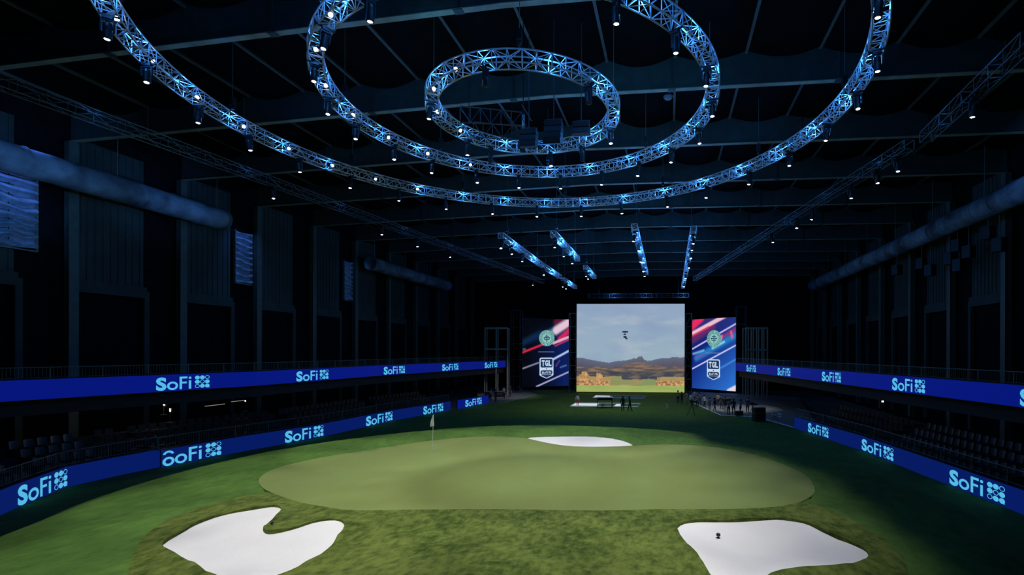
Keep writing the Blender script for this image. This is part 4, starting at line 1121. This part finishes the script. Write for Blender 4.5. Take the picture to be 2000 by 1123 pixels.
person(968, 786, 757, 'wide', 'black', 'black', 1, 1.0, 'person in black at the near corner of the left apron', .035)
person(984, 779, 752, 'fold', 'grey', 'black', 0, .4, 'person in grey on the left apron under the steel frame', .035)
person(996, 776, 750, 'stand', 'navy', 'navy', 0, .9, 'person in navy on the left apron nearest the left screen', .035)
person(959, 782, 755, 'stand', 'khaki', 'black', 2, 1.6, 'person in khaki at the end of the far left LED wall', .035)
person(1349, 793, 768, 'fold', 'white', 'khaki', 0, .3, 'person in a white top and khaki trousers just left of the television camera')
person(1362, 795, 770, 'stand', 'grey', 'navy', 1, -.7, 'person in grey and navy right behind the television camera')
person(1376, 796, 771, 'walk', 'white', 'black', 0, .9, 'person in a white top walking between the turf edge and the crew', .035)
person(1402, 793, 768, 'operate', 'khaki', 'navy', 0, -.2, 'person in a khaki top at the back of the right crew', .035)
person(1416, 803, 771, 'stand', 'black', 'navy', 2, .1, 'person in a black top with navy trousers in the middle of the crew', .035)
def cam_tripod(px, py, label, h=1.45, z=0):
    p = ground(px, py, z); root = empty('camera_tripod', label, 'camera', (p.x, p.y, z), .6)
    for k in range(3):
        a = 2*pi*k/3+.4; mb = MB(); mb.tube((0, 0, h-.1), (.62*cos(a), .62*sin(a), 0), .035, 6, .022); mb.build('leg', M_blk, root)
    mb = MB(); mb.lathe([(.10, h-.15), (.11, h-.05), (.05, h), (.05, h+.06)], 10); mb.build('fluid_head', M_blk, root)
    mb = MB(); mb.box((0, .05, h+.22), (.22, .55, .28)); mb.box((0, .1, h+.42), (.06, .3, .06)); mb.build('camera_body', M_blk, root)
    mb = MB(); mb.lathe([(.08, 0), (.10, .3), (.12, .42)], 12, Matrix.Translation((0, -.2, h+.22)) @ Matrix.Rotation(pi/2, 4, 'X')); mb.build('lens_barrel', M_blk, root)
cam_tripod(1352, 812, 'black television camera on a wide tripod in front of the crew')
cam_tripod(1470, 818, 'black camera tripod at the right end of the white kerb', z=0)
def case(px, py, w_, dp, h, label, z=.03, rz=.3):
    p = ground(px, py, z); root = empty('equipment_case', label, 'case', (p.x, p.y, z), rz)
    mb = MB(); mb.box((0, 0, .12+(h-.12)/2), (w_, dp, h-.12)); mb.build('body', M_blk, root)
    mb = MB(); mb.box((0, 0, h+.02), (w_+.04, dp+.04, .04)); mb.box((0, 0, h*.6), (w_+.03, dp+.03, .03)); mb.build('trim_edge', M_steel, root)
    for sx in (-1, 1):
        for sy in (-1, 1): mb = MB(); mb.lathe([(.06, -.02), (.06, .02)], 10, Matrix.Translation((sx*(w_/2-.1), sy*(dp/2-.1), .06)) @ Matrix.Rotation(pi/2, 4, 'Y')); mb.build('castor', M_blk2, root)
case(1482, 823, 1.2, .8, 1.5, 'tall black equipment cart at the right end of the crew group', .0)
case(1443, 813, .8, .6, .6, 'low black case by the feet of the kerb crew')
case(1416, 790, 1.6, .7, .9, 'grey-edged case behind the crew on the right apron')
case(976, 775, 1.5, .8, .9, 'black case among the crew on the left apron')
case(952, 779, .9, .6, 1.1, 'black upright case at the end of the left LED wall')
for px, py, lb in ((1512, 812, 'white folding chair leaning by the right LED wall, left of a pair'), (1523, 816, 'white folding chair by the right LED wall, right of a pair')):
    p = ground(px, py+6, .03); root = empty('folding_chair', lb, 'chair', (p.x, p.y, .03), 1.2+px*.1)
    mb = MB(); mb.box((0, 0, .45), (.42, .40, .03)); mb.build('seat', M_tab, root)
    mb = MB(); mb.box((0, .2, .76), (.42, .03, .22)); mb.build('backrest', M_tab, root)
    for sx in (-1, 1):
        mb = MB(); mb.tube((sx*.2, -.2, 0), (sx*.2, .22, .88), .014, 5); mb.build('leg', M_blk, root)
        mb = MB(); mb.tube((sx*.2, .22, 0), (sx*.2, -.15, .45), .014, 5); mb.build('leg', M_blk, root)

# ------------------------------------------------------------------ small lights and clutter under the upper decks
def work_light(px, py, Z, label, e=1, sz=.22):
    p = at(px, py, Z); root = empty('work_light', label, 'lamp', (p.x, p.y, p.z-.9), -.6)
    mb = MB(); mb.lathe([(.22, 0), (.2, .03), (.02, .05), (.018, .8)], 10); mb.build('stand', M_blk, root)
    mb = MB(); mb.box((0, .05, .9), (sz*1.2, .08, sz)); mb.build('housing', M_blk, root)
    mb = MB(); mb.box((0, 0, .9), (sz, .02, sz*.8)); mb.build('diffuser', M_work, root)
    lamp('work_glow', 'POINT', (p.x+.3, p.y-.3, p.z+.1), 10*e, (1, .92, .78), None, .1)
work_light(320, 786, 36.5, 'bright white work light glowing under the left upper deck', 2.5, .52)
work_light(332, 801, 36, 'smaller white work light below the brighter one on the left', 1, .28)
work_light(479, 783, 43, 'dim work light far along under the left upper deck', .4, .14)
work_light(1724, 784, 42, 'tiny work light under the right upper deck', .5, .14)
def strip_light(px, py, Z, L, label):
    p = at(px, py, Z); root = empty('strip_light', label, 'lamp', p, .0)
    mb = MB(); mb.box((0, 0, .05), (.16, L, .06)); mb.build('housing', M_blk, root)
    mb = MB(); mb.box((0, 0, 0), (.10, L-.1, .04)); mb.build('diffuser', M_lamp2, root)
strip_light(420, 791, 40, 1.8, 'faint strip light under the left upper deck, nearer one'); strip_light(465, 783, 44, 1.4, 'faint strip light under the left upper deck, farther one')

# wall-hung speakers on the right wall, small dark boxes below the duct
for i, (px, py) in enumerate(((1930, 455), (1952, 478), (1870, 480), (1892, 492), (1855, 505), (1873, 518), (1800, 515), (1817, 528), (1752, 527))):
    Z = 41+(1940-px)*.075; p = at(px, py, Z); root = empty('wall_speaker', 'black box speaker hanging off the right wall, %s from the near end' % ORD[i], 'speaker', p, .5, 'speakers on the right wall')
    mb = MB(); mb.box((0, 0, 0), (.8, .7, 1.1)); mb.build('cabinet', M_blk, root); mb = MB(); mb.box((0, -.36, 0), (.7, .03, 1.0)); mb.build('grille', M_blk2, root)
    mb = MB(); mb.tube((0, 0, .5), (0, 0, 2.4), .03, 5); mb.build('hanger', M_rail, root)
# small ceiling sensor hanging from the roof
p = at(1305, 188, 31); root = empty('roof_dome', 'small pale dome hanging under the roof beam right of the innermost ring', 'dome', p)
mb = MB(); mb.lathe([(.05, -.2), (.22, -.16), (.30, -.05), (.30, 0), (.06, .03)], 16); mb.build('dome', M_purl, root); mb = MB(); mb.tube((0, 0, 0), (0, 0, 2.2), .02, 5); mb.build('rod', M_rail, root)
